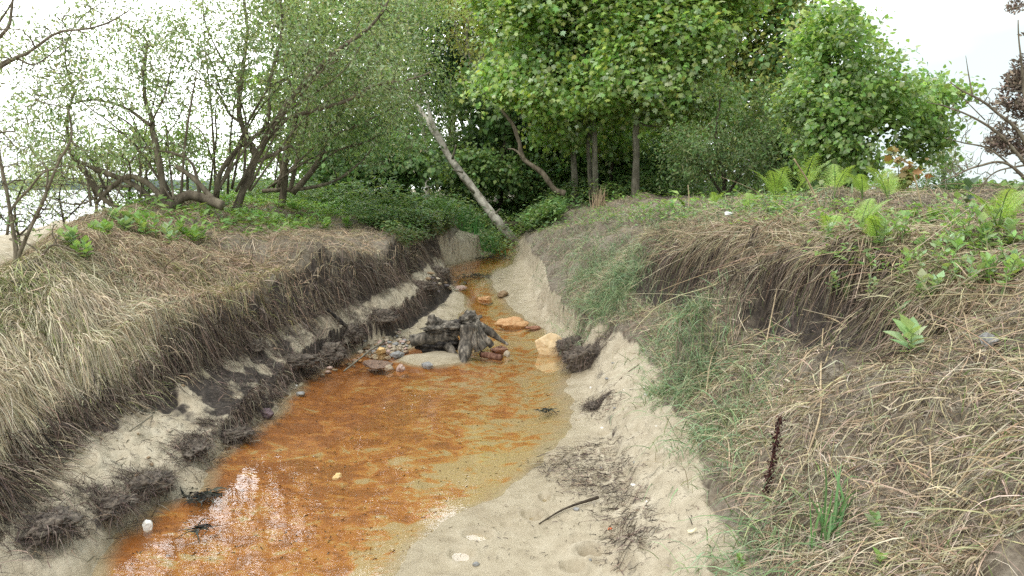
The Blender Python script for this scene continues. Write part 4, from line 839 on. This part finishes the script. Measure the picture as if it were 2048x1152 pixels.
# ------------------------------------------------------------------ stones, clods, wood
def ico(sub=3):
    t = (1+5**.5)/2
    V = [(-1,t,0),(1,t,0),(-1,-t,0),(1,-t,0),(0,-1,t),(0,1,t),(0,-1,-t),(0,1,-t),(t,0,-1),(t,0,1),(-t,0,-1),(-t,0,1)]
    F = [(0,11,5),(0,5,1),(0,1,7),(0,7,10),(0,10,11),(1,5,9),(5,11,4),(11,10,2),(10,7,6),(7,1,8),(3,9,4),(3,4,2),(3,2,6),(3,6,8),(3,8,9),(4,9,5),(2,4,11),(6,2,10),(8,6,7),(9,8,1)]
    V = [np.array(v, float)/np.linalg.norm(v) for v in V]
    for _ in range(sub):
        mid = {}; nf = []
        def mp_(a, b):
            k = (min(a, b), max(a, b))
            if k not in mid:
                m = V[a]+V[b]; V.append(m/np.linalg.norm(m)); mid[k] = len(V)-1
            return mid[k]
        for a, b, c in F:
            ab, bc, ca = mp_(a, b), mp_(b, c), mp_(c, a); nf += [(a, ab, ca), (b, bc, ab), (c, ca, bc), (ab, bc, ca)]
        F = nf
    return np.array(V), np.array(F)
IV4, IF4 = ico(4); IV3, IF3 = ico(3); IV2, IF2 = ico(2)
def rock_v(ax, seed, facet=5, rough=.06, sub=3, rot=None, lump=.22):
    sub = 4 if sub == 3 else sub; r_ = np.random.default_rng(seed); V = {2: IV2, 3: IV3, 4: IV4}[sub]; d = V.copy(); rr = np.full(len(d), 1.25)
    for k in range(facet*2):
        n_ = nrm(r_.normal(size=3)); off = .72+.3*r_.random(); dp = d@n_; rr = np.where(dp > .05, np.minimum(rr, off/np.maximum(dp, .05)), rr)
    rr = rr*(1+lump*fbm(d[:, 0]*2, d[:, 1]*2, d[:, 2]*2, 3, seed % 40)+rough*fbm(d[:, 0]*8, d[:, 1]*8, d[:, 2]*8, 3, seed % 37))
    V = d*rr[:, None]*np.array(ax); a = r_.random()*6.28 if rot is None else rot
    c, s = math.cos(a), math.sin(a); return V@np.array([[c, s, 0], [-s, c, 0], [0, 0, 1]])
def rock(name, label, cat, pos, ax, mat, seed, group=None, sub=3, rot=None, sink=.35, facet=8, lump=.3, rough=.14):
    V = rock_v(ax, seed, facet, rough, sub, rot, lump); p = np.array(pos)+np.array([0, 0, ax[2]*(1-sink*2)])
    o = obj(name, V, [IF4 if sub == 3 else IF2], mat, None, None, sub == 3); o.location = p
    return tag(o, label, cat, group)
SM = dict(pale=stonemat('pale_flint', (.30, .24, .165), (.45, .385, .29)), cream=stonemat('cream_sandstone', (.55, .39, .2), (.68, .52, .32)), yellow=stonemat('ochre_sandstone', (.55, .34, .12), (.68, .5, .25)), orange=stonemat('orange_sandstone', (.40, .2, .08), (.52, .33, .16)),
          grey=stonemat('grey_stone', (.17, .17, .165), (.30, .295, .285)), dark=stonemat('dark_stone', (.06, .05, .055), (.15, .13, .13)), plum=stonemat('plum_stone', (.05, .03, .035), (.13, .085, .09)), white=stonemat('white_shell', (.62, .6, .55), (.8, .78, .73), 30, .5),
          brick=stonemat('brick_fragment', (.2, .09, .05), (.30, .15, .09)), speck=stonemat('speckled_slab', (.17, .10, .065), (.26, .165, .11), 30, .8, (.07, .05, .04)), pink=stonemat('pinkish_stone', (.33, .22, .18), (.46, .34, .28)), brown=stonemat('brown_stone', (.16, .1, .05), (.3, .21, .12)))
def gp(px, py): return gnd([px], [py])[0]
def wp(px, py): return wpt(px, py)
rock('stone', 'large pale ochre angular rock standing in the water at the right margin', 'rock', wp(1098, 706), (.125, .09, .105), SM['cream'], 12, sink=.2, facet=6, rough=.05, lump=.12)
rock('stone', 'flat orange slab of rock half in the stream upstream of the stump', 'rock', wp(1025, 652), (.14, .085, .06), SM['orange'], 22, sink=.25, facet=6, rot=.2, rough=.07)
rock('stone', 'reddish fragment lying at the water edge right of the orange slab', 'rock', wp(1068, 657), (.08, .05, .02), SM['brick'], 23, rot=.1)
rock('stone', 'smooth reddish stone just under water right of the stump roots', 'rock', wp(1000, 702), (.075, .06, .05), SM['brick'], 24, sink=.4)
rock('stone', 'small white-tipped stone right of the red-brown wood piece', 'rock', wp(1013, 712), (.03, .025, .03), SM['pale'], 25, sink=.2)
rock('stone', 'dark grey stone lying alone on the round sand bar', 'rock', gp(853, 733), (.055, .03, .025), SM['grey'], 26, sink=.25)
rock('stone', 'speckled brown triangular slab in shallow water below the pebble heap', 'rock', wp(752, 730), (.11, .12, .03), SM['speck'], 27, sink=.35, facet=6)
rock('stone', 'bright ochre stone at the lower edge of the pebble heap', 'rock', wp(762, 706), (.055, .04, .04), SM['yellow'], 28, sink=.2)
rock('stone', 'blue-grey stone at the left water edge below the dark clods', 'rock', gp(601, 791), (.035, .03, .022), SM['grey'], 29, sink=.25)
rock('stone', 'plum-coloured rock on the left sand beside the orange water', 'rock', gp(533, 832), (.055, .04, .035), SM['plum'], 30, sink=.25)
rock('stone', 'grey flint stuck in the bare soil of the right bank', 'rock', gp(1976, 692), (.028, .025, .028), SM['grey'], 31, sink=.2)
rock('stone', 'small ochre pebble lying in the middle of the orange pool', 'rock', wp(676, 957), (.03, .018, .016), SM['yellow'], 32, sink=.15)
rock('stone', 'pinkish pebble standing in the shallow water left of the sand bar', 'rock', wp(802, 742), (.05, .035, .035), SM['pink'], 33, sink=.2)
rock('stone', 'grey-white pebble in shallow water between slab and sand bar', 'rock', wp(778, 741), (.035, .025, .03), SM['pale'], 34, sink=.2)
rock('stone', 'pair-forming grey flint at the right end of the pebble heap', 'rock', wp(796, 713), (.06, .045, .035), SM['grey'], 35, sink=.2)
rock('stone', 'brown crumbling rock on the wet sand right of the stream bend', 'rock', gp(1005, 592), (.10, .06, .05), SM['brown'], 36, sink=.3, rough=.2)
rock('stone', 'tan stone at the left water edge well upstream of the stump', 'rock', gp(920, 580), (.09, .05, .04), SM['pink'], 37, sink=.3)
rock('stone', 'orange-brown submerged stone in midstream upstream of the orange slab', 'rock', wp(972, 600), (.09, .06, .04), SM['orange'], 38, sink=.4)
rock('stone', 'pale pebble on the sand left of the pebble heap under the clods', 'rock', gp(788, 642), (.04, .03, .03), SM['pink'], 39, sink=.25)
rock('stone', 'large pale boulder block under the leaning trunk by the irises', 'rock', gp(1040, 452), (.3, .18, .11), SM['pale'], 40, sink=.3)
rock('shell', 'white rounded shell in the orange shallows at the lower left', 'shell', wp(296, 1058), (.021, .018, .024), SM['white'], 41, sink=.2, facet=3, lump=.15, rough=.05)
for (px, py, lab) in [(593,772,'white chip beside the left water edge above the blue-grey stone'), (378,1000,'tiny white chip on the dark litter of the near left bank')]:
    rock('shell', lab, 'shell', gp(px, py), (.014, .012, .01), SM['white'], int(px), sub=2)
heap = [rng.uniform(712, 822, 420), rng.uniform(652, 726, 420)]; used = []; kinds = ['pale', 'pale', 'brown', 'grey', 'pink', 'pale', 'pale', 'brown']
for px, py in zip(*heap):
    if len(used) >= 130: break
    if ((px-765)/52)**2+((py-688)/32)**2 > 1+.2*rng.random(): continue
    p = gp(px, py)
    if p[2] > zw(p[1])+.07: continue
    s_ = rng.uniform(.012, .03)*(1.35 if rng.random() < .2 else 1)
    if any(np.linalg.norm(p[:2]-q[:2]) < .7*(s_+r_) for q, r_ in used): continue
    used.append((p, s_)); k = kinds[rng.integers(0, 8)]
    rock('pebble', 'small %s pebble in the heap left of the driftwood stump' % {'pale': 'pale cream', 'yellow': 'ochre', 'grey': 'grey', 'pink': 'pinkish tan', 'orange': 'orange', 'brown': 'brown'}[k], 'pebble', p+np.array([0, 0, .004]), (s_*1.2, s_*.9, s_*.65), SM[k], int(px*7+py), 'pebbles heaped beside the stump', 2, sink=.15)
for j in range(16):
    px, py = rng.uniform(640, 740), 0; py = 745-(px-640)*.35+rng.uniform(-6, 14); p = gp(px, py); s_ = rng.uniform(.012, .026); k = ('pale', 'orange', 'pink')[j % 3]
    rock('pebble', 'scattered %s pebble in shallow water between the clods and the speckled slab' % {'pale': 'pale', 'orange': 'orange', 'pink': 'pinkish'}[k], 'pebble', p+np.array([0, 0, .004]), (s_*1.2, s_*.9, s_*.6), SM[k], 900+j, 'pebbles in the shallows', 2, sink=.2)
for j in range(26):
    px, py = rng.uniform(850, 935), rng.uniform(548, 585); p = gp(px, py); s_ = rng.uniform(.02, .05); k = ('dark', 'pale', 'dark', 'brown')[j % 4]
    rock('pebble', 'small %s stone scattered on the upstream left sand' % {'dark': 'dark', 'pale': 'pale', 'brown': 'brown'}[k], 'pebble', p, (s_*1.3, s_*.9, s_*.5), SM[k], 950+j, 'stones on the upstream sand', 2, sink=.2)
for j in range(44):
    q = scat(1, 12.3, 14.9, 2.3, 7)[0] if j % 2 else scat(1, 6.2, 8.8, 2.6, 7)[0]; s_ = rng.uniform(.005, .013); k = ('pale', 'grey', 'brown', 'white')[j % 4]
    rock('pebble', 'tiny %s pebble lying loose on the open sand of the %s side' % ({'pale': 'pale', 'grey': 'grey', 'brown': 'brown', 'white': 'white'}[k], 'right' if j % 2 else 'left'), 'pebble', q, (s_*1.3, s_, s_*.7), SM[k], 1100+j, 'loose pebbles on the open sand', 2, sink=.2)
# red-brown wood piece
def wood_piece(label, a, b, r0, r1, mat, name='wood_piece', cat='wood', n=12, S=8, mid=None):
    pts = [a]+([mid] if mid is not None else [(a+b)/2])+[b]
    V, F, c, r = limb_tube(np.array(pts), r0, r1, n, S, .15); o = obj(name, V-a, F, mat, None, None, True); o.location = a; return tag(o, label, cat)
M['redwood'] = bark('wet_red_wood', (.06, .028, .02), (.13, .065, .045), (.21, .12, .085), 30)
wood_piece('red-brown wet wood piece in front of the stump roots', wpt(962, 708, .02), wpt(1002, 716, .01), .034, .03, M['redwood'])
wood_piece('pale crooked stick lying from the pebble heap into the water', wpt(688, 742, .01), wpt(768, 682, .07), .007, .012, M['palebark'], 'stick', 'stick', 20, 6, wpt(735, 705, .06))
wood_piece('short straw-coloured stick on the near left sand', gp(259, 866)+[0, 0, .01], gp(305, 834)+[0, 0, .012], .004, .005, M['palebark'], 'stick', 'stick')
wood_piece('thin dark twig on the flat sand at the bottom right', gp(1078, 1050)+[0, 0, .006], gp(1196, 1003)+[0, 0, .02], .003, .008, M['darkbark'], 'twig', 'twig', 20, 6, gp(1130, 1022)+[0, 0, .012])
wood_piece('old log lying across the stream behind the leaning trunk', at(985, 446, 15.3), at(1075, 452, 15.0), .07, .06, M['darkbark'], 'log', 'log', 14, 8)
wood_piece('knotty dark root end poking from the left clods', gp(690, 655)+[0, 0, .02], gp(655, 640)+[0, 0, .1], .02, .012, M['driftdark'], 'root_end', 'root')

def clod_(label, px, py, ax, seed, group='peat clods fallen along the banks', p=None, nf=1100, mat=None):
    p = gp(px, py) if p is None else p; root = thing('peat_clod', label, 'peat clod', p, group)
    V = rock_v(ax, seed, 2, .45, 4, None, .6)+p+np.array([0, 0, ax[2]*.3]); obj('soil', V, [IF4], M['peat'], root, None, True)
    n = nf; i = rng.integers(0, len(V), n); nn = nrm((V[i]-p)/np.array(ax)); ok = V[i, 2] > p[2]-.01
    Pb = V[i][ok]; nn = nn[ok]; n = len(Pb); D = nn*.5+rng.normal(0, .6, (n, 3)); L = (.03+.08*rng.random(n))*min(1.5, ax[0]/.14+.3)
    Vb, F, k = blades(Pb, D, L, (.0012+.0016*rng.random(n)), .35+.5*rng.random(n), 6, True, .006, .16)
    obj('root_fibres', Vb.reshape(-1, 3), F, M['twig'], root, np.repeat(hsvj(np.array([(.08, .062, .052), (.15, .118, .095), (.23, .185, .15), (.05, .04, .035)]), n, .3, .1), k, 0))
def clod(label, px, py, ax, seed, **k): clod_(label, px, py, (ax[0]*.72, ax[1]*.68, ax[2]*.55), seed, **k)
for a in [('ragged dark clod with a sandy notch beside the lower left pool', 300, 975, (.13, .10, .07), 51), ('broad matted dark clod on the near left sand, lower', 215, 1015, (.17, .11, .05), 52), ('dark root mat at the lower left picture edge', 90, 1050, (.19, .12, .05), 53),
          ('rounded dark root mat on the near left sand, upper', 385, 895, (.15, .10, .05), 54), ('dark root mat touching the orange water below the plum rock', 455, 872, (.15, .09, .045), 55), ('small black clod halfway along the dark left litter', 508, 695, (.09, .07, .06), 56),
          ('dark clod just above the blue-grey stone', 590, 725, (.20, .12, .08), 57), ('dark clod overhanging the water left of the pebble heap, lower', 650, 710, (.22, .13, .11), 58), ('black clod overhanging the water left of the pebble heap, upper', 700, 672, (.17, .12, .12), 59),
          ('black crumbled clod on the left scarp behind the stump', 762, 636, (.17, .11, .09), 60), ('small black clod on the left scarp far upstream', 850, 575, (.14, .10, .08), 61), ('dark clod at the left bend where the upstream pool starts', 876, 548, (.17, .14, .12), 62)]:
    clod(*a)
clod('dark bushy root clod overhanging the right water edge', 1180, 722, (.25, .15, .15), 63, nf=2600)
clod('dark root clod right behind the ochre rock', 1148, 698, (.15, .13, .12), 64, nf=1500)
clod('low dark root mat at the foot of the sandy right edge', 1195, 812, (.08, .07, .025), 65)
# seaweed
def weed(label, px, py, n, L, seed, spread):
    p = gp(px, py); p[2] = max(p[2], zw(p[1])); r_ = np.random.default_rng(seed)
    P = p+np.stack([r_.normal(0, spread, n), r_.normal(0, spread, n), np.full(n, .008)], 1); a = r_.random(n)*6.28
    D = np.stack([np.cos(a), np.sin(a), .4*r_.random(n)], 1); V, F, k = blades(P, D, L*(.4+r_.random(n)), .005+.007*r_.random(n), .35+0*a, 6, True, .004, .15)
    V = V.reshape(-1, 3); V[:, 2] = np.maximum(V[:, 2], zw(V[:, 1])+.002)
    o = obj('seaweed', V-p, F, M['twig'], None, np.repeat(hsvj(np.array([(.02, .022, .02), (.045, .045, .035), (.07, .075, .06)]), n, .3, .1), k, 0)); o.location = p; tag(o, label, 'seaweed')
weed('black seaweed clump at the left water edge by the small inlet', 408, 1003, 130, .06, 1, .045)
weed('forked black seaweed sprig lying in the reflection at the lower left', 398, 1082, 26, .10, 2, .012)
weed('dark weed patch in the water near the right sand', 1095, 832, 60, .05, 3, .026)
weed('black seaweed scrap on the pale near left sand', 290, 826, 34, .05, 4, .03)
weed('dark weed trailing across the upstream pool', 985, 523, 110, .16, 6, .16)
weed('dark weed mat below the upstream pool', 955, 556, 110, .14, 7, .14)

# litter scraps
def scrap(label, cat, px, py, pts, col, rough=.5, th=.003, lift=.004, name='paper_scrap'):
    m, n, l, out = newmat(name+'_material'); b = n.new('ShaderNodeBsdfPrincipled'); tcn = n.new('ShaderNodeTexCoord')
    l.new(ramp(n, l, noise(n, l, tcn.outputs['Object'], 40, 3), [(.3, tuple(c*.85 for c in col)), (.7, col)]), b.inputs['Base Color']); b.inputs['Roughness'].default_value = rough; l.new(b.outputs[0], out.inputs['Surface'])
    p = gp(px, py); k = len(pts); A = np.array([(x, y, lift+z) for x, y, z in pts]); B = A+np.array([0, 0, th])
    F = [np.array([list(range(k))[::-1]]), np.array([[k+i for i in range(k)]]), np.array([[i, (i+1) % k, k+(i+1) % k, k+i] for i in range(k)])]
    o = obj(name, np.concatenate([A, B]), F, m); o.location = p; tag(o, label, cat)
scrap('creased pale yellow paper scrap on the white sand at the bottom right', 'paper scrap', 1384, 1067, [(-.018,-.008,.0),(0,-.01,.004),(.018,-.006,.012),(.019,.01,.016),(.004,.009,.008),(-.017,.011,.003)], (.72, .66, .45))
scrap('white scrap of litter on the grassy right bank top', 'litter', 1457, 434, [(-.035,-.02,.01),(.02,-.022,.02),(.04,.01,.03),(.0,.03,.05),(-.03,.02,.03)], (.75, .75, .72))
scrap('orange plastic bit among the dark twigs on the right sand', 'plastic bit', 1220, 1061, [(-.011,-.005,.0),(.004,-.006,.003),(.011,.0,.004),(.003,.006,.006),(-.009,.005,.004)], (.55, .12, .03), name='plastic_bit')

# ------------------------------------------------------------------ plants as things
GREEN = np.array([(.27, .43, .13), (.33, .47, .18), (.22, .37, .11)])
GREY = np.array([(.32, .45, .23), (.38, .5, .29), (.26, .39, .19)])
def leafy_plant(label, p, h, nl, ls, cols, group=None, seed=0, name='leafy_plant', lean=(0, -.1), cat='plant'):
    r_ = np.random.default_rng(seed); root = thing(name, label, cat, p, group)
    ns = max(1, nl//9); st = []; Q = []; D = []; Nn = []
    for s_ in range(ns):
        a = r_.random()*6.28; q = p+np.array([math.cos(a), math.sin(a), 0])*(.03+.06*r_.random())*(ns > 1)*h/.2; top = q+np.array([lean[0]*h+r_.normal(0, .25*h), lean[1]*h+r_.normal(0, .25*h), h*(.7+.4*r_.random())])
        t = np.linspace(0, 1, 6)[:, None]; st.append(q*(1-t)+top*t+np.array([0, 0, -.01])*(t == 0)); k = nl//ns
        tt = np.linspace(.15, 1, k); ang = np.arange(k)*2.4+r_.random()*6
        for x, g_ in zip(tt, ang):
            e = 1-.75*x; Q.append(q*(1-x)+top*x); D.append([math.cos(g_)*(.5+e), math.sin(g_)*(.5+e), .25+.9*x]); Nn.append([-math.cos(g_)*.6+r_.normal(0, .2), -math.sin(g_)*.6+r_.normal(0, .2), 1.])
    st = np.array(st); V, F = tubes(st, np.repeat(np.linspace(.0035, .002, 6)[None], len(st), 0)*(h/.15)**.4, 5)
    obj('stem', V, F, M['grass'], root, np.tile(np.array([[.2, .28, .11]]), (len(st)*30, 1)))
    Q, D, Nn = map(np.array, (Q, D, Nn)); n = len(Q)
    V, F, C = leaf_mesh(Q, D, Nn, ls*(.6+.6*r_.random(n)), *T_LEAF, hsvj(cols, n, .22, .1)); obj('leaves', V, F, M['leaf'], root, C)
# right bank: greyish green orache plants
rb = [(1870,470),(1900,500),(1925,535),(1880,555),(1850,585),(1835,600),(1945,510),(1980,500),(2010,530),(2030,570),(1820,500),(1790,470),(1905,450),(1955,470),(1845,545),(1760,480),(1735,500),(1700,470),(1990,560),(1815,530),(1870,520),(1795,560),(2020,480),(1930,570),(1660,460),(1640,485),(1770,440),(1850,440),(1900,420)]
rb += [(rng.uniform(1640, 2040), rng.uniform(440, 600)) for _ in range(14)]
for i, (px, py) in enumerate(rb):
    leafy_plant('upright pale green leafy plant in the patch near the top right of the right bank', gp(px, py+12), (.07+.12*rng.random())*(1 if i < 29 else .7), int(rng.integers(12, 36)), (.034+.02*rng.random())*(1 if i < 29 else .75), GREY if i % 3 else GREEN, 'pale leafy plants on the right bank', 100+i)
leafy_plant('pale plant with the broadest diamond leaves low on the right bank slope', gp(1822, 712), .12, 14, .10, GREY, None, 141, lean=(-.4, -.5))
leafy_plant('second diamond-leaved plant just above the broadest-leaved one', gp(1800, 655), .08, 10, .06, GREY, None, 142)
leafy_plant('small grey-green seedling at the bottom right among straw', gp(1750, 1068), .05, 8, .04, GREY, None, 143)
leafy_plant('small bright seedling at the bottom edge below the grey-green one', gp(1762, 1140), .05, 8, .035, GREEN, None, 144)
leafy_plant('tiny low weed at the bottom edge beside the sand', gp(1490, 1140), .05, 16, .028, GREEN, None, 145)
leafy_plant('tall dark-leaved weed against the distant trees at the top right', gp(1925, 440), .2, 12, .07, np.array([(.08, .12, .07), (.1, .15, .09)]), None, 146)
# left mound plants
lb = [(235,440),(262,446),(285,452),(250,460),(215,470),(195,470),(330,468),(362,470),(385,480),(345,485),(405,478),(300,470),(150,490),(170,515)]
for i, (px, py) in enumerate(lb):
    leafy_plant('bright green leafy plant in the row along the top of the left mound', gp(px, py+5), .09+.08*rng.random(), int(rng.integers(22, 40)), .07+.02*rng.random(), GREEN if i % 3 else GREY, 'green plants on the left mound top', 200+i)
for i, (px, py, lab) in enumerate([(652,462,'bright green plant alone on the pinkish straw of the left bank'), (700,455,'green plant just right of the lone one on the pinkish straw'), (520,415,'green plant on the crest at the foot of the big willow'), (590,425,'green plant right of the willow foot on the crest')]):
    leafy_plant(lab, gp(px, py), .12, 40, .08, GREEN, None, 230+i)
# iris clump, sedge
def clump(name, label, cat, p, n, L, W, cols, spread, tilt, seed, droop=.2, mat='grass'):
    p = np.array([p[0], p[1], float(H(p[0], p[1]))]); r_ = np.random.default_rng(seed); P = p+np.stack([r_.normal(0, spread[0], n), r_.normal(0, spread[1], n), np.zeros(n)], 1); P[:, 2] = H(P[:, 0], P[:, 1])-.01
    D = np.array(tilt)+r_.normal(0, .16, (n, 3)); V, F, k = blades(P, D, L*(.55+.6*r_.random(n)), W*(.7+.6*r_.random(n)), droop*(.4+r_.random(n)*1.2), 8, False, wob=.02, wvec=np.stack([np.ones(n), r_.normal(0, .5, n), r_.normal(0, .2, n)], 1))
    o = obj(name, V.reshape(-1, 3)-p, F, M[mat], None, np.repeat(hsvj(cols, n, .25, .1), k, 0)); o.location = p; return tag(o, label, cat)
IR = np.array([(.08, .21, .05), (.11, .26, .065), (.07, .17, .05)])
clump('iris_clump', 'upright bright green iris blades at the head of the sand, taller left clump', 'iris', np.array([-.80, 13.6, 0]), 80, .55, .022, IR, (.18, .12), (0, 0, 1), 1)
clump('iris_clump', 'upright green iris blades at the head of the sand, lower right clump', 'iris', np.array([-.50, 13.3, 0]), 70, .45, .02, IR, (.16, .1), (.08, 0, 1), 2)
clump('sedge_clump', 'long bright green sedge blades rising from straw at the lower right', 'sedge', gp(1655, 1070), 26, .34, .009, np.array([(.13, .28, .10), (.17, .33, .13)]), (.02, .02), (.05, -.1, 1), 3, .35)
clump('dry_grass_tuft', 'pale dead grass tuft standing in front of the twin maple', 'grass tuft', gp(1196, 418), 60, .45, .012, np.array([(.4, .31, .2), (.32, .24, .15)]), (.06, .06), (0, 0, 1), 4, .2, 'straw')
# bracken
def fern(label, p, h, nf, seed, cols, group='bracken ferns on the right bank'):
    r_ = np.random.default_rng(seed); root = thing('bracken_fern', label, 'fern', p, group)
    for f in range(nf):
        a = r_.random()*6.28; out = np.array([math.cos(a), math.sin(a)*.7]); t = np.linspace(0, 1, 10)
        L = h*(.8+.4*r_.random()); rx = p[None]+np.stack([out[0]*L*.55*t**1.6, out[1]*L*.55*t**1.6, L*(t-.28*t**3)], 1)
        V, F = tubes(rx[None], np.linspace(.004, .001, 10)[None], 5); A = Acc(); A.add(V, F, np.tile(np.array([[.2, .3, .09]]), (50, 1)))
        K = 11; tt = np.linspace(.3, .99, K); Q = np.stack([np.interp(tt, t, rx[:, c]) for c in range(3)], 1); ax = nrm(np.gradient(Q, axis=0)); side = nrm(np.cross(ax, np.array([0, 0, 1.])+.2*np.array([out[0], out[1], 0])))
        for sg in (-1, 1):
            pl = L*.27*(1-((tt-.3)/.7))**.8+.01; Dp = side*sg+ax*.55; Dp[:, 2] -= .12
            # each pinna: comb of small leaflets
            m = 9; u = np.linspace(.1, 1, m); Qp = (Q[:, None]+nrm(Dp)[:, None]*pl[:, None, None]*u[None, :, None]).reshape(-1, 3)
            px_ = nrm(Dp)[:, None].repeat(m, 1).reshape(-1, 3); up_ = np.cross(nrm(Dp), ax)*sg; up_ = up_[:, None].repeat(m, 1).reshape(-1, 3); sz = (pl[:, None]*.15*(1.1-u)[None]+.004).reshape(-1)
            for s2 in (-1, 1):
                Dl = np.cross(up_, px_)*s2+px_*.5
                A.add(*leaf_mesh(Qp, Dl, up_, sz, [(0,0,0),(.3,.3,0),(.12,1,0),(-.25,.4,0)], [(0,1,2,3)], hsvj(cols, len(Qp), .15, .06)))
        A.build('frond', M['leaf'], root)
BR = np.array([(.32, .48, .10), (.38, .53, .14), (.27, .43, .09)])
for i, (px, py, h, nf, lab) in enumerate([(1552,412,.36,4,'tall yellow-green bracken standing left of the long dry stalk'), (1585,408,.32,3,'bracken with curled tips just right of the tallest one'), (1605,400,.48,2,'thin unfurling bracken reaching above the long dry stalk'), (1668,402,.34,2,'slender unfurling bracken in front of the glossy tree'),
        (1775,408,.26,4,'bright bracken below the orange-leaved sapling'), (1995,470,.24,4,'bright bracken at the far right above pale leafy plants'), (1720,470,.2,3,'low bracken left of the pale leafy plants'), (1755,500,.18,3,'low bracken among the pale leafy plants'),
        (1430,415,.2,3,'small bracken in the grass in front of the thicket'), (1500,425,.2,3,'small bracken in the grass left of the tall bracken'), (1725,400,.2,3,'small bracken between slender bracken and sapling'), (1660,480,.16,3,'low bracken on straw left of the leafy patch'), (1370,420,.18,3,'small bracken right of the palest maple trunk')]):
    fern(lab, gp(px, py), h*1.15, nf, 300+i, BR)
for i in range(14):
    px = rng.uniform(880, 1120); q = gp(px, rng.uniform(428, 446)); fern('green fern in the bed of ferns around the head of the stream', q, .5, 4, 400+i, np.array([(.10, .22, .055), (.13, .26, .07)]), 'ferns at the head of the stream')
# sapling with orange young leaves
tree('sapling', 'young sapling with orange-tinted new leaves on the right bank', 'sapling', 5.6, [([(1800,415),(1798,370),(1795,330),(1785,300)], .007, .003), ([(1797,360),(1825,335)], .004, .002)], [(1785,320,26,22,5.6,.1), (1820,345,32,20,5.6,.1), (1790,360,30,16,5.6,.1)], 26, 5, .055, np.array([(.30, .22, .08), (.26, .28, .09), (.22, .31, .10), (.36, .22, .10)]), T_MAPLE, 'leaf', 'bark', spread=.03, gap=-.9, tw=.35)
# dry stalks standing on the right bank
def stalk(label, pts, r0, r1, mat='straw', col=(.42, .33, .21), name='dry_stalk', cat='stalk', group=None):
    p = crom(np.array(pts), 14); V, F = tubes(p[None], np.linspace(r0, r1, 14)[None], 6, True); o = obj(name, V.reshape(-1, 3)-p[0], F, M[mat], None, np.tile(np.array([col]), (14*6, 1)), True); o.location = p[0]; return tag(o, label, cat, group)
b0 = gp(1645, 430); stalk('long pale dry stalk leaning left above the bracken', [b0, at(1620, 370, b0[1]), at(1588, 318, b0[1]-.1)], .007, .005)
b0 = gp(1850, 440); stalk('pale dry stalk leaning below the orange-leaved sapling', [b0, at(1838, 390, b0[1]), at(1828, 350, b0[1])], .006, .004)
b0 = gp(1375, 425); stalk('thin upright dry stalk in front of the thicket', [b0, at(1378, 400, b0[1]), at(1376, 370, b0[1])], .008, .005)
for i, (a, b, m, lab) in enumerate([((1985,800),(1890,540),(1925,640),'long straw stalk lying down the slope at the far right'), ((1480,690),(1620,600),(1560,655),'straight straw stalk propped across the dark hollow'), ((1530,700),(1570,480),(1555,580),'straw stalk hanging down over the dark hollow, left'),
        ((1640,800),(1660,560),(1645,680),'straw stalk hanging down over the dark hollow, right'), ((1900,1000),(2048,860),(1960,930),'pale root-like stalk at the right picture edge'), ((1610,930),(1640,740),(1640,840),'bent straw stalk above the dark seed stalk'), ((1410,800),(1500,640),(1430,710),'arching straw stalk over the green grass tuft'), ((1740,690),(1600,640),(1660,650),'straw stalk lying left of the diamond-leaved plant')]):
    pa, pb, pm = gp(*a), gp(*b), gp(*m); up_ = np.array([0, 0, .035]); stalk(lab, [pa+up_*.3, pm+up_, pb+up_*.8], .0042, .003)
b0 = gp(1530, 990)
def dock():
    root = thing('dock_stalk', 'dark red-brown dock seed stalk leaning on the right bank', 'seed stalk', b0); p = crom(np.array([b0, at(1545, 920, b0[1]-.03), at(1562, 832, b0[1]-.06)]), 12)
    V, F = tubes(p[None], np.linspace(.004, .002, 12)[None], 5); obj('stem', V, F, M['twig'], root, np.tile(np.array([[.09, .035, .03]]), (60, 1)))
    n = 420; t = rng.random(n); Q = np.stack([np.interp(t, np.linspace(0, 1, 12), p[:, c]) for c in range(3)], 1)+rng.normal(0, .007, (n, 3))
    V, F, C = leaf_mesh(Q, rng.normal(size=(n, 3)), rng.normal(size=(n, 3)), .006+.007*rng.random(n), *T_BROAD, hsvj(np.array([(.06, .025, .024), (.04, .018, .018), (.085, .04, .034)]), n, .3, .1)); obj('seed_heads', V, F, M['twig'], root, C)
dock()
# thin dark bramble stems on the left mound and right sand
for pts, lab in [([(345,560),(330,535),(372,500),(385,480)], 'thin dark bramble stem standing on the left mound'), ([(498,530),(505,505),(495,470)], 'short thin dark stem on the left mound near the crest'), ([(1228,772),(1255,745),(1300,715),(1345,690)], 'thin brown bramble stem arching from the right sand into grass')]:
    q = gp(*pts[0]); stalk(lab, [q]+[at(px, py, q[1]+(.12*k if px > 1000 else 0)) for k, (px, py) in enumerate(pts[1:], 1)], .004, .002, 'twig', (.09, .06, .045), 'bramble_stem', 'bramble stem')
